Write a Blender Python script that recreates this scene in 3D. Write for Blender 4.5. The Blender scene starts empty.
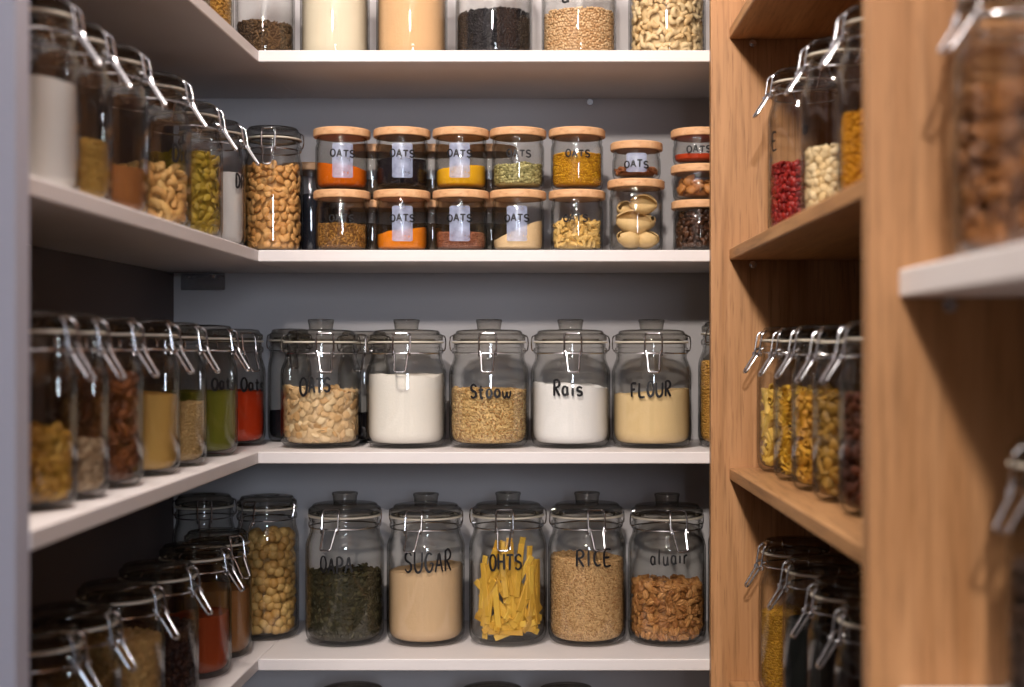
import bpy, math, random
import numpy as np
from mathutils import Matrix, Vector, Euler

random.seed(7)
RNG = np.random.default_rng(11)
PI = math.pi
SC = bpy.context.scene
COL = SC.collection

# ------------------------------------------------------------------ camera figures
F = 1391.0            # focal length in pixels of the 1024x687 frame
CX, CY = 585.0, 352.0  # vanishing point of the shelves
EYE = 1.35            # camera height above the floor


def wx(px, d):
    return (px - CX) * d / F


def lin(c):
    return tuple(((v / 255) / 12.92 if v / 255 <= 0.04045 else ((v / 255 + 0.055) / 1.055) ** 2.4) for v in c)


# ------------------------------------------------------------------ materials
def new_mat(name):
    m = bpy.data.materials.new(name)
    m.use_nodes = True
    nt = m.node_tree
    nt.nodes.clear()
    out = nt.nodes.new('ShaderNodeOutputMaterial')
    return m, nt, out


def N(nt, t, **kw):
    n = nt.nodes.new(t)
    for k, v in kw.items():
        if k in n.inputs:
            n.inputs[k].default_value = v
        else:
            setattr(n, k, v)
    return n


def rgba(c):
    return (*c, 1.0)


def glass_mat(name, tint, edge, power=3.0, rough=0.02, refl=0.96):
    m, nt, out = new_mat(name)
    L = nt.links.new
    lw = N(nt, 'ShaderNodeLayerWeight', Blend=0.5)
    p5 = N(nt, 'ShaderNodeMath', operation='POWER'); p5.inputs[1].default_value = 5.0
    L(lw.outputs['Facing'], p5.inputs[0])
    ma = N(nt, 'ShaderNodeMath', operation='MULTIPLY_ADD'); ma.inputs[1].default_value = refl * 0.8; ma.inputs[2].default_value = 0.04
    L(p5.outputs[0], ma.inputs[0])
    p3 = N(nt, 'ShaderNodeMath', operation='POWER'); p3.inputs[1].default_value = power
    L(lw.outputs['Facing'], p3.inputs[0])
    mx = N(nt, 'ShaderNodeMix', data_type='RGBA')
    L(p3.outputs[0], mx.inputs['Factor'])
    mx.inputs[6].default_value = rgba(tint); mx.inputs[7].default_value = rgba(edge)
    tr = N(nt, 'ShaderNodeBsdfTransparent'); L(mx.outputs[2], tr.inputs['Color'])
    gl = N(nt, 'ShaderNodeBsdfGlossy', Roughness=rough)
    ms = N(nt, 'ShaderNodeMixShader')
    L(ma.outputs[0], ms.inputs[0]); L(tr.outputs[0], ms.inputs[1]); L(gl.outputs[0], ms.inputs[2])
    L(ms.outputs[0], out.inputs['Surface'])
    return m


def plain_mat(name, c1, c2=None, rough=0.5, scale=40.0, metallic=0.0, bump=0.0, bump_scale=None, stretch=(1, 1, 1), spec=0.4):
    m, nt, out = new_mat(name)
    L = nt.links.new
    b = N(nt, 'ShaderNodeBsdfPrincipled', Roughness=rough, Metallic=metallic)
    b.inputs['Specular IOR Level'].default_value = spec
    tc = N(nt, 'ShaderNodeTexCoord'); mp = N(nt, 'ShaderNodeMapping'); mp.inputs['Scale'].default_value = stretch
    L(tc.outputs['Object'], mp.inputs['Vector'])
    no = N(nt, 'ShaderNodeTexNoise', Scale=scale, Detail=5.0); L(mp.outputs[0], no.inputs['Vector'])
    mx = N(nt, 'ShaderNodeMix', data_type='RGBA')
    L(no.outputs['Fac'], mx.inputs['Factor'])
    mx.inputs[6].default_value = rgba(c1); mx.inputs[7].default_value = rgba(c2 or c1)
    L(mx.outputs[2], b.inputs['Base Color'])
    if bump:
        n2 = N(nt, 'ShaderNodeTexNoise', Scale=bump_scale or scale * 3, Detail=4.0); L(mp.outputs[0], n2.inputs['Vector'])
        bp = N(nt, 'ShaderNodeBump', Strength=bump, Distance=0.002); L(n2.outputs['Fac'], bp.inputs['Height'])
        L(bp.outputs[0], b.inputs['Normal'])
    L(b.outputs[0], out.inputs['Surface'])
    return m


def wood_mat(name, light, mid, dark, axis='Z', rough=0.45, k=1.0):
    """Plain sawn oak: long streaks along one axis, broad cathedral bands and short dark pores."""
    m, nt, out = new_mat(name)
    L = nt.links.new
    b = N(nt, 'ShaderNodeBsdfPrincipled', Roughness=rough)
    b.inputs['Specular IOR Level'].default_value = 0.3
    tc = N(nt, 'ShaderNodeTexCoord')
    sx = {'X': (0.05, 1, 1), 'Y': (1, 0.05, 1), 'Z': (1, 1, 0.05)}[axis]

    def noise(scale, detail, dist=0.0, st=sx):
        mp = N(nt, 'ShaderNodeMapping'); mp.inputs['Scale'].default_value = st
        L(tc.outputs['Object'], mp.inputs['Vector'])
        n = N(nt, 'ShaderNodeTexNoise', Scale=scale, Detail=detail, Distortion=dist)
        L(mp.outputs[0], n.inputs['Vector'])
        return n
    n1 = noise(26 * k, 4, 1.6)
    n2 = noise(160 * k, 3)
    n3 = noise(420 * k, 2)
    r1 = N(nt, 'ShaderNodeValToRGB'); L(n1.outputs['Fac'], r1.inputs[0])
    e = r1.color_ramp.elements
    e[0].position = 0.30; e[0].color = rgba(mid); e[1].position = 0.68; e[1].color = rgba(light)
    m1 = N(nt, 'ShaderNodeMix', data_type='RGBA'); m1.inputs[7].default_value = rgba(dark)
    r2 = N(nt, 'ShaderNodeMapRange'); r2.inputs[1].default_value = 0.5; r2.inputs[2].default_value = 0.85; r2.inputs[4].default_value = 0.7
    L(n2.outputs['Fac'], r2.inputs[0]); L(r2.outputs[0], m1.inputs['Factor']); L(r1.outputs[0], m1.inputs[6])
    m2 = N(nt, 'ShaderNodeMix', data_type='RGBA'); m2.inputs[7].default_value = rgba(dark)
    r3 = N(nt, 'ShaderNodeMapRange'); r3.inputs[1].default_value = 0.58; r3.inputs[2].default_value = 0.75; r3.inputs[4].default_value = 0.5
    L(n3.outputs['Fac'], r3.inputs[0]); L(r3.outputs[0], m2.inputs['Factor']); L(m1.outputs[2], m2.inputs[6])
    L(m2.outputs[2], b.inputs['Base Color'])
    bp = N(nt, 'ShaderNodeBump', Strength=0.12, Distance=0.001); L(n2.outputs['Fac'], bp.inputs['Height']); L(bp.outputs[0], b.inputs['Normal'])
    L(b.outputs[0], out.inputs['Surface'])
    return m


_food = {}


def food_mat(c1, c2, rough=0.6, scale=120.0, bump=0.3, key=None, spec=0.3):
    """c1, c2 in sRGB 0-255: every piece (mesh island, object) takes its own tone between them."""
    kk = (c1, c2, rough, scale, bump, spec)
    if kk in _food:
        return _food[kk]
    m, nt, out = new_mat('food_%d' % len(_food))
    L = nt.links.new
    b = N(nt, 'ShaderNodeBsdfPrincipled', Roughness=rough)
    b.inputs['Specular IOR Level'].default_value = spec
    tc = N(nt, 'ShaderNodeTexCoord')
    ge = N(nt, 'ShaderNodeNewGeometry')
    oi = N(nt, 'ShaderNodeObjectInfo')
    no = N(nt, 'ShaderNodeTexNoise', Scale=scale, Detail=4.0); L(tc.outputs['Object'], no.inputs['Vector'])
    a1 = N(nt, 'ShaderNodeMath', operation='ADD'); L(ge.outputs['Random Per Island'], a1.inputs[0]); L(oi.outputs['Random'], a1.inputs[1])
    fr = N(nt, 'ShaderNodeMath', operation='FRACT'); L(a1.outputs[0], fr.inputs[0])
    av = N(nt, 'ShaderNodeMath', operation='MULTIPLY_ADD'); av.inputs[1].default_value = 0.8
    hf = N(nt, 'ShaderNodeMath', operation='MULTIPLY'); hf.inputs[1].default_value = 0.2
    L(no.outputs['Fac'], hf.inputs[0]); L(fr.outputs[0], av.inputs[0]); L(hf.outputs[0], av.inputs[2])
    mx = N(nt, 'ShaderNodeMix', data_type='RGBA'); L(av.outputs[0], mx.inputs['Factor'])
    mx.inputs[6].default_value = rgba(lin(c1)); mx.inputs[7].default_value = rgba(lin(c2))
    L(mx.outputs[2], b.inputs['Base Color'])
    n2 = N(nt, 'ShaderNodeTexNoise', Scale=scale * 5, Detail=3.0); L(tc.outputs['Object'], n2.inputs['Vector'])
    bp = N(nt, 'ShaderNodeBump', Strength=bump, Distance=0.001); L(n2.outputs['Fac'], bp.inputs['Height']); L(bp.outputs[0], b.inputs['Normal'])
    L(b.outputs[0], out.inputs['Surface'])
    _food[kk] = m
    return m


def sticker_mat():
    m, nt, out = new_mat('clear_film')
    L = nt.links.new
    tr = N(nt, 'ShaderNodeBsdfTransparent')
    tr.inputs['Color'].default_value = (0.92, 0.95, 1, 1)
    b = N(nt, 'ShaderNodeBsdfPrincipled', Roughness=0.35)
    b.inputs['Base Color'].default_value = rgba(lin((190, 200, 232)))
    tc = N(nt, 'ShaderNodeTexCoord'); no = N(nt, 'ShaderNodeTexNoise', Scale=90.0, Detail=3.0); L(tc.outputs['Object'], no.inputs['Vector'])
    mr = N(nt, 'ShaderNodeMapRange'); mr.inputs[1].default_value = 0.3; mr.inputs[2].default_value = 0.7; mr.inputs[3].default_value = 0.30; mr.inputs[4].default_value = 0.55
    L(no.outputs['Fac'], mr.inputs[0])
    ms = N(nt, 'ShaderNodeMixShader'); L(mr.outputs[0], ms.inputs[0]); L(tr.outputs[0], ms.inputs[1]); L(b.outputs[0], ms.inputs[2])
    L(ms.outputs[0], out.inputs['Surface'])
    return m


M = {}
M['glass'] = glass_mat('clear_glass', (0.972, 0.972, 0.965), (0.10, 0.097, 0.09), 4.2)
M['lid_glass'] = glass_mat('lid_glass', (0.80, 0.785, 0.75), (0.12, 0.11, 0.095), 2.6, 0.04)
M['rubber'] = plain_mat('gasket_rubber', lin((226, 216, 200)), lin((212, 202, 186)), 0.55)
M['steel'] = plain_mat('polished_wire', lin((205, 205, 210)), lin((185, 186, 192)), 0.22, metallic=1.0)
M['ink'] = plain_mat('black_marker_ink', lin((16, 15, 18)), lin((24, 22, 26)), 0.5)
M['film'] = sticker_mat()
M['white'] = plain_mat('white_laminate', lin((228, 221, 220)), lin((220, 213, 213)), 0.5, 14.0, bump=0.02, bump_scale=300)
M['paint'] = plain_mat('grey_wall_paint', lin((206, 202, 204)), lin((199, 195, 198)), 0.75, 3.0, bump=0.08, bump_scale=160)
M['shaded_paint'] = plain_mat('wall_paint_with_shade', lin((112, 100, 98)), lin((104, 93, 92)), 0.75, 3.0, bump=0.08, bump_scale=160)  # same wall paint, with the left wall's shade darkened into its colour
M['panel'] = plain_mat('pale_panel_paint', lin((186, 186, 200)), lin((178, 178, 193)), 0.55, 6.0, bump=0.04, bump_scale=220)
M['floor'] = wood_mat('floor_boards', lin((92, 70, 54)), lin((78, 58, 44)), lin((54, 40, 30)), 'Y')
M['oak_up'] = wood_mat('oak_upright', lin((190, 142, 99)), lin((156, 109, 68)), lin((102, 68, 40)), 'Z')
M['oak_shelf'] = wood_mat('oak_board', lin((194, 147, 102)), lin((166, 119, 77)), lin((110, 75, 46)), 'Y')
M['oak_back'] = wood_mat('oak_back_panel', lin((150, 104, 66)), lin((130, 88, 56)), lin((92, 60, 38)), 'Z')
M['lidwood'] = wood_mat('lid_wood', lin((222, 178, 136)), lin((208, 158, 114)), lin((170, 120, 80)), 'X', 0.5, 1.6)


# ------------------------------------------------------------------ mesh helpers
class MB:
    def __init__(self):
        self.v = []; self.f = []

    def add(self, vs, fs):
        o = len(self.v)
        self.v.extend(map(tuple, vs)); self.f.extend([tuple(i + o for i in f) for f in fs])

    def box(self, x0, x1, y0, y1, z0, z1, bev=0.0015):
        self.prism([(x0, y0), (x1, y0), (x1, y1), (x0, y1)], z0, z1, bev)

    def prism(self, poly, z0, z1, bev=0.0015):
        """A board with the given plan outline (counter-clockwise), edges eased by bev."""
        n = len(poly)
        c = [sum(p[i] for p in poly) / n for i in (0, 1)]

        def inset(d):
            r = []
            for i in range(n):
                p, q, s = poly[i - 1], poly[i], poly[(i + 1) % n]
                e1 = Vector((q[0] - p[0], q[1] - p[1])).normalized(); e2 = Vector((s[0] - q[0], s[1] - q[1])).normalized()
                n1 = Vector((-e1.y, e1.x)); n2 = Vector((-e2.y, e2.x))
                k = (n1 + n2) / max(0.2, 1 + n1.dot(n2))
                r.append((q[0] + k.x * d, q[1] + k.y * d))
            return r
        rings = [(inset(bev), z0), (poly, z0 + bev), (poly, z1 - bev), (inset(bev), z1)]
        vs = [(x, y, z) for rg, z in rings for x, y in rg]
        fs = [tuple(reversed(range(n))), tuple(range(3 * n, 4 * n))]
        for k in range(3):
            for i in range(n):
                j = (i + 1) % n
                fs.append((k * n + i, k * n + j, (k + 1) * n + j, (k + 1) * n + i))
        self.add(vs, fs)

    def lathe(self, prof, seg=48, closed=False, ztop=None):
        """prof: (r, z) list; points with r < 1e-6 become poles."""
        rings = []
        vs, fs = [], []
        for r, z in prof:
            if r < 1e-6:
                rings.append([len(vs)]); vs.append((0, 0, z))
            else:
                s = len(vs)
                for i in range(seg):
                    a = 2 * PI * i / seg
                    vs.append((r * math.cos(a), r * math.sin(a), z))
                rings.append(list(range(s, s + seg)))
        pairs = list(zip(rings, rings[1:]))
        if closed:
            pairs.append((rings[-1], rings[0]))
        for A, B in pairs:
            if len(A) == 1 and len(B) == 1:
                continue
            for i in range(seg):
                j = (i + 1) % seg
                if len(A) == 1:
                    fs.append((A[0], B[j], B[i]))
                elif len(B) == 1:
                    fs.append((A[i], A[j], B[0]))
                else:
                    fs.append((A[i], A[j], B[j], B[i]))
        self.add(vs, fs)

    def tube(self, pts, r, seg=8, closed=False):
        P = [Vector(p) for p in pts]
        n = len(P)
        T = []
        for i in range(n):
            if closed:
                d = P[(i + 1) % n] - P[i - 1]
            else:
                d = P[min(i + 1, n - 1)] - P[max(i - 1, 0)]
            T.append(d.normalized())
        u = T[0].orthogonal().normalized()
        vs, fs = [], []
        for i in range(n):
            u = (u - T[i] * u.dot(T[i]))
            u = u.normalized() if u.length > 1e-6 else T[i].orthogonal().normalized()
            w = T[i].cross(u)
            for k in range(seg):
                a = 2 * PI * k / seg
                vs.append(P[i] + (u * math.cos(a) + w * math.sin(a)) * r)
        for i in range(n if closed else n - 1):
            j = (i + 1) % n
            for k in range(seg):
                l = (k + 1) % seg
                fs.append((i * seg + k, i * seg + l, j * seg + l, j * seg + k))
        if not closed:
            fs.append(tuple(reversed(range(seg)))); fs.append(tuple(range((n - 1) * seg, n * seg)))
        self.add(vs, fs)

    def mesh(self, name, mat, smooth=True, angle=38):
        me = bpy.data.meshes.new(name)
        me.from_pydata(self.v, [], self.f)
        me.update()
        if smooth:
            me.polygons.foreach_set('use_smooth', [True] * len(me.polygons))
            me.set_sharp_from_angle(angle=math.radians(angle))
        me.materials.append(mat)
        return me

    def build(self, name, mat, parent=None, smooth=True, angle=38):
        return link(name, self.mesh(name, mat, smooth, angle), parent)


def link(name, me, parent=None):
    o = bpy.data.objects.new(name, me)
    COL.objects.link(o)
    if parent:
        o.parent = parent
    return o


def empty(name, loc, rz=0.0):
    o = bpy.data.objects.new(name, None)
    o.empty_display_size = 0.03
    COL.objects.link(o)
    o.location = loc
    o.rotation_euler = (0, 0, rz)
    return o


def tag(o, label=None, cat=None, group=None, kind=None):
    if label: o['label'] = label
    if cat: o['category'] = cat
    if group: o['group'] = group
    if kind: o['kind'] = kind
    return o


def round_path(pts, r=0.004, n=4, closed=False):
    """Polyline with rounded corners (bent wire)."""
    P = [Vector(p) for p in pts]
    out = []
    m = len(P)
    for i in range(m):
        if not closed and i in (0, m - 1):
            out.append(P[i]); continue
        a, b, c = P[i - 1], P[i], P[(i + 1) % m]
        da, dc = (a - b), (c - b)
        ra = min(r, da.length * 0.45); rc = min(r, dc.length * 0.45)
        s = b + da.normalized() * ra; e = b + dc.normalized() * rc
        for k in range(n + 1):
            t = k / n
            out.append(s * (1 - t) ** 2 + b * 2 * t * (1 - t) + e * t * t)
    return out


# ------------------------------------------------------------------ handwriting
def arc(cx, cy, rx, ry, a0, a1, n=12):
    return [(cx + rx * math.cos(math.radians(a0 + (a1 - a0) * i / n)), cy + ry * math.sin(math.radians(a0 + (a1 - a0) * i / n))) for i in range(n + 1)]


S_ = [(.92, .84), (.7, .98), (.4, 1.0), (.12, .84), (.15, .62), (.45, .52), (.8, .42), (.9, .2), (.68, .03), (.35, 0), (.04, .14)]
GLYPH = {
    'O': [arc(.5, .5, .46, .5, 80, 450, 20)],
    'A': [[(.02, 0), (.28, .55), (.52, 1.0), (.72, .5), (.98, 0)], [(.16, .36), (.84, .38)]],
    'H': [[(.08, 0), (.1, 1)], [(.9, 1), (.92, 0)], [(.1, .5), (.9, .52)]],
    'T': [[(0, .98), (1, 1)], [(.52, .98), (.48, 0)]],
    'S': [S_],
    's': [[(x * .8, y * .62) for x, y in S_]],
    't': [[(.4, .95), (.38, .25), (.5, .04), (.75, .06)], [(.05, .62), (.8, .64)]],
    'o': [arc(.45, .3, .38, .3, 80, 450, 16)],
    'w': [[(.02, .6), (.1, .12), (.25, .02), (.45, .2), (.5, .5), (.55, .14), (.75, .02), (.9, .2), (.98, .6)]],
    'R': [[(.1, 0), (.12, 1.0)], [(.0, .92), (.5, 1.02), (.86, .82), (.7, .58), (.14, .48)], [(.3, .5), (.9, 0)]],
    'a': [arc(.4, .3, .34, .3, 40, 400, 14), [(.74, .6), (.74, .12), (.9, 0)]],
    'i': [[(.4, .55), (.4, .02)], [(.4, .82), (.44, .88)]],
    'F': [[(.12, 0), (.1, 1.0)], [(.1, 1.0), (.9, 1.0)], [(.1, .52), (.7, .55)]],
    'L': [[(.1, 1), (.1, .04), (.9, .0)]],
    'U': [[(.08, 1), (.08, .3), (.3, .02), (.65, .02), (.88, .3), (.9, 1)]],
    'G': [arc(.52, .5, .46, .5, 50, 335, 16) + [(.95, .45), (.55, .45)]],
    'I': [[(.4, 1), (.4, 0)]],
    'C': [arc(.55, .5, .46, .5, 55, 305, 16)],
    'E': [[(.9, 1), (.1, .98), (.1, .02), (.92, 0)], [(.1, .52), (.7, .52)]],
    'P': [[(.1, 0), (.1, 1.0)], [(.0, .95), (.5, 1.02), (.88, .8), (.7, .52), (.12, .45)]],
    'D': [[(.1, 0), (.1, 1.0)], [(0, .98), (.5, .96), (.92, .6), (.8, .2), (.45, .0), (.05, .02)]],
    'c': [arc(.5, .3, .38, .3, 55, 305, 12)],
    'l': [[(.35, 1), (.35, .1), (.5, 0)]],
    'u': [[(.08, .6), (.1, .14), (.3, .0), (.6, .08), (.72, .6)], [(.72, .6), (.74, .1), (.88, .0)]],
    'r': [[(.15, .6), (.18, 0)], [(.18, .38), (.4, .58), (.75, .56)]],
}
WIDE = {'i': .45, 'I': .4, 'l': .5, 'w': 1.25, 'U': .95}


def catmull(pts, sub=4):
    if len(pts) < 3:
        a, b = pts[0], pts[-1]
        return [(a[0] + (b[0] - a[0]) * t / 4, a[1] + (b[1] - a[1]) * t / 4) for t in range(5)]
    out = []
    P = [pts[0]] + list(pts) + [pts[-1]]
    for i in range(1, len(P) - 2):
        p0, p1, p2, p3 = P[i - 1:i + 3]
        for k in range(sub):
            t = k / sub
            out.append(tuple(0.5 * (2 * p1[j] + (p2[j] - p0[j]) * t + (2 * p0[j] - 5 * p1[j] + 4 * p2[j] - p3[j]) * t * t + (3 * p1[j] - p0[j] - 3 * p2[j] + p3[j]) * t ** 3) for j in (0, 1)))
    out.append(pts[-1])
    return out


def lettering(word, width, height, R, ang, zc, parent, stroke=0.0022, big_first=1.0, slope=0.0):
    """Marker strokes lying on the jar wall. ang: direction of the word's middle in the jar's own frame."""
    mb = MB()
    adv = []
    for i, ch in enumerate(word):
        adv.append(WIDE.get(ch, .85) * (big_first if i == 0 else 1.0))
    gap = 0.22
    tot = sum(adv) + gap * (len(word) - 1)
    unit = width / tot
    rr = random.Random(word + str(round(zc, 4)))
    s = -width / 2
    for i, ch in enumerate(word):
        bf = big_first if i == 0 else 1.0
        w = adv[i] * unit
        h = height * bf * rr.uniform(.9, 1.08)
        dz = rr.uniform(-.06, .06) * height + slope * s - (height * (bf - 1) * .45)
        for st in GLYPH[ch]:
            pts = catmull([(s + x * w, zc - height / 2 + dz + y * h) for x, y in st])
            n = len(pts)
            vs, fs = [], []
            for k in range(n):
                a = pts[max(0, k - 1)]; b = pts[min(n - 1, k + 1)]
                tx, tz = b[0] - a[0], b[1] - a[1]
                l = math.hypot(tx, tz) or 1
                nx, nz = -tz / l, tx / l
                hw = stroke * .62 * (0.8 + 0.4 * math.sin(PI * (k + .5) / n))
                for sg in (-1, 1):
                    q = (pts[k][0] + nx * hw * sg, pts[k][1] + nz * hw * sg)
                    an = ang + q[0] / R
                    vs.append((R * math.cos(an), R * math.sin(an), q[1]))
            for k in range(n - 1):
                fs.append((2 * k, 2 * k + 2, 2 * k + 3, 2 * k + 1))
            mb.add(vs, fs)
        s += w + gap * unit
    return mb.build('lettering', M['ink'], parent, angle=80)


# ------------------------------------------------------------------ jars
_cache = {}


def cached(key, fn):
    if key not in _cache:
        _cache[key] = fn()
    return _cache[key]


WALL = 0.0026


def jar_profile(R, zs):
    """Outer wall of a clip-top jar up to its rim; zs: height where the straight wall ends. Rim at zs+0.047."""
    rn = 0.885 * R
    return [(0.0, 0.0022), (0.55 * R, 0.0018), (0.74 * R, 0.0), (0.82 * R, 0.0004), (0.90 * R, 0.003), (0.96 * R, 0.0075), (0.99 * R, 0.013), (R, 0.020),
            (R, zs * 0.6), (R, zs), (0.992 * R, zs + .006), (0.965 * R, zs + .012), (0.925 * R, zs + .018), (0.895 * R, zs + .0225), (rn, zs + .0265),
            (rn, zs + .031), (rn + .0022, zs + .0325), (rn + .0030, zs + .036), (rn + .0022, zs + .0395), (rn, zs + .041), (rn, zs + .0455), (rn - .001, zs + .047)]


def jar_inner(R, zs):
    return [(max(r - WALL, 0.0), z) for r, z in
            [(R, zs), (R, 0.026), (0.985 * R, 0.0175), (0.94 * R, 0.0115), (0.86 * R, 0.0078), (0.72 * R, 0.0062), (0.4 * R, 0.0066)]] + [(0.0, 0.0068)]


def inner_r(R, z):
    t = [(0.0062, 0.72 * R), (0.0078, .86 * R), (0.0115, .94 * R), (0.0175, .985 * R), (0.026, R), (9, R)]
    for (z0, r0), (z1, r1) in zip(t, t[1:]):
        if z <= z1:
            k = max(0.0, (z - z0) / (z1 - z0))
            return r0 + (r1 - r0) * min(1, k) - WALL
    return R - WALL


def body_mesh(R, zs):
    def f():
        mb = MB()
        rn = 0.885 * R
        inn = [(rn - WALL, zs + .047), (rn - WALL, zs + .0265), (0.895 * R - WALL, zs + .0225), (0.925 * R - WALL, zs + .018), (0.965 * R - WALL, zs + .012), (0.992 * R - WALL, zs + .006)]
        mb.lathe(jar_profile(R, zs) + inn + jar_inner(R, zs), 56)
        return mb.mesh('jar_body', M['glass'])
    return cached(('body', R, zs), f)


def lid_mesh(R, knob):
    def f():
        mb = MB()
        a = 0.90 * R
        p = [(0, .004), (a * .80, .004), (a * .82, -.004), (a * .88, -.004), (a * .90, .0012), (a, .0014), (a + .001, .003), (a + .001, .0095), (a - .0015, .0115),
             (a * .93, .0122), (a * .92, .0145), (a * .88, .0165), (a * .70, .0178), (a * .45, .0182)]
        if not knob:
            p += [(a * .42, .0170), (a * .2, .0166), (0, .0166)]
        else:
            p += [(a * .36, .0186), (0, .0188)]
        mb.lathe(p, 48)
        return mb.mesh('lid', M['lid_glass'])
    return cached(('lid', R, knob), f)


def knob_mesh(R):
    def f():
        mb = MB()
        k = 0.315 * R
        mb.lathe([(0, .0190), (k * .93, .0190), (k * .95, .022), (k, .028), (k * 1.06, .031), (k * 1.02, .0335), (k * .85, .0338), (k * .75, .0325), (0, .0322)], 32)
        return mb.mesh('knob', M['lid_glass'])
    return cached(('knob', R), f)


def gasket_mesh(R):
    def f():
        mb = MB()
        a = 0.905 * R
        mb.lathe([(a - .006, -.0013), (a + .0012, -.0013), (a + .002, 0), (a + .0012, .0013), (a - .006, .0013)], 48, closed=True)
        return mb.mesh('gasket', M['rubber'])
    return cached(('gasket', R), f)


def ring_mesh(R):
    def f():
        mb = MB()
        r = 0.885 * R + .0012
        n = 40
        mb.tube([(r * math.cos(2 * PI * i / n), r * math.sin(2 * PI * i / n), 0) for i in range(n)], .0011, 6, True)
        return mb.mesh('neck_wire', M['steel'])
    return cached(('ring', R), f)


def clasp_mesh(R):
    """Upright wire loop that grips the lid; front is -Y, origin at gasket height."""
    def f():
        mb = MB()
        a = 0.90 * R
        hw = .0128 * min(1.0, R / .0585)
        pts = [(-hw, -(a + .0075), -.0165), (-hw, -(a + .0052), -.002), (-hw, -(a + .0035), .0085), (-hw * .9, -(a - .003), .0128),
               (hw * .9, -(a - .003), .0128), (hw, -(a + .0035), .0085), (hw, -(a + .0052), -.002), (hw, -(a + .0075), -.0165)]
        mb.tube(round_path(pts, .004), .00135, 8)
        for sg in (-1, 1):     # eyes that grip the lever
            c = Vector((sg * hw, -(a + .0075), -.0185))
            mb.tube([c + Vector((0, .0028 * math.cos(2 * PI * i / 10), .0028 * math.sin(2 * PI * i / 10))) for i in range(10)], .0011, 6, True)
        return mb.mesh('clasp_wire', M['steel'])
    return cached(('clasp', R), f)


def lever_mesh(R, tilt):
    def f():
        mb = MB()
        a = 0.90 * R
        kk = min(1.0, R / .0585)
        hw = .0095 * kk
        y0, z0 = -(a + .0015), -.0125
        L = .037
        dy, dz = -math.sin(tilt) * L, -math.cos(tilt) * L
        pts = [(-.0128 * kk, y0, z0 + .002), (-hw - .002, y0 - .005, z0), (-hw, y0 - .007, z0 - .006), (-hw * .82, y0 - .004 + dy, z0 + dz), (hw * .82, y0 - .004 + dy, z0 + dz),
               (hw, y0 - .007, z0 - .006), (hw + .002, y0 - .005, z0), (.0128 * kk, y0, z0 + .002)]
        mb.tube(round_path(pts, .004), .00160, 8)
        return mb.mesh('clasp_lever', M['steel'])
    return cached(('lever', R, round(tilt, 2)), f)


def hinge_mesh(R):
    """Small bent wire at the side of the neck."""
    def f():
        mb = MB()
        a = 0.90 * R
        pts = [(a - .002, .004, .011), (a + .0042, .003, .009), (a + .0052, 0, -.004), (a + .0038, -.003, -.0135), (a - .003, -.004, -.0125)]
        mb.tube(round_path(pts, .004), .0011, 6)
        return mb.mesh('hinge_wire', M['steel'])
    return cached(('hinge', R), f)


ALL_JARS = []


def clip_jar(X, D, shelf, R, H, label, knob=False, turn=0.0, tilt=0.55, group=None, hinge=True):
    """turn: where the clasp points, degrees from the camera side (0 = towards the viewer, 90 = +X)."""
    zs = H - .047 - .0185 - (.0160 if knob else 0.0) - .0012
    root = empty('clip_top_jar', (X, D, EYE + shelf + .0004), math.radians(turn))
    tag(root, label, 'jar', group)
    link('glass_body', body_mesh(R, zs), root)
    zg = zs + .0485
    g = link('gasket', gasket_mesh(R), root); g.location = (0, 0, zg)
    l = link('lid', lid_mesh(R, knob), root); l.location = (0, 0, zg + .0012)
    if knob:
        k = link('lid_knob', knob_mesh(R), l)
    r = link('neck_wire', ring_mesh(R), root); r.location = (0, 0, zg - .0165)
    c = link('clasp_wire', clasp_mesh(R), root); c.location = (0, 0, zg)
    v = link('clasp_lever', lever_mesh(R, tilt), root); v.location = (0, 0, zg)
    if hinge:
        for a in (0, PI):
            h = link('hinge_wire', hinge_mesh(R), root); h.location = (0, 0, zg); h.rotation_euler = (0, 0, a)
    root['_R'] = R; root['_zs'] = zs
    info = dict(root=root, X=X, D=D, R=R, zs=zs, shelf=shelf, turn=math.radians(turn))
    ALL_JARS.append(info)
    return info


def write(j, word, px0, px1, py0, py1, **kw):
    """Put a word on the jar so that it covers the wall between the given picture columns and rows."""
    df = j['D'] - j['R']
    xm = wx((px0 + px1) / 2, df) - j['X']
    off = math.asin(max(-.95, min(.95, xm / j['R'])))
    ang = -PI / 2 + off - j['turn']
    w = abs(px1 - px0) * df / F / max(.85, math.cos(off))
    h = abs(py1 - py0) * df / F
    z = (CY - (py0 + py1) / 2) * df / F - j['shelf']
    return lettering(word, w, h, j['R'] + .0005, ang, z, j['root'], **kw)


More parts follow.
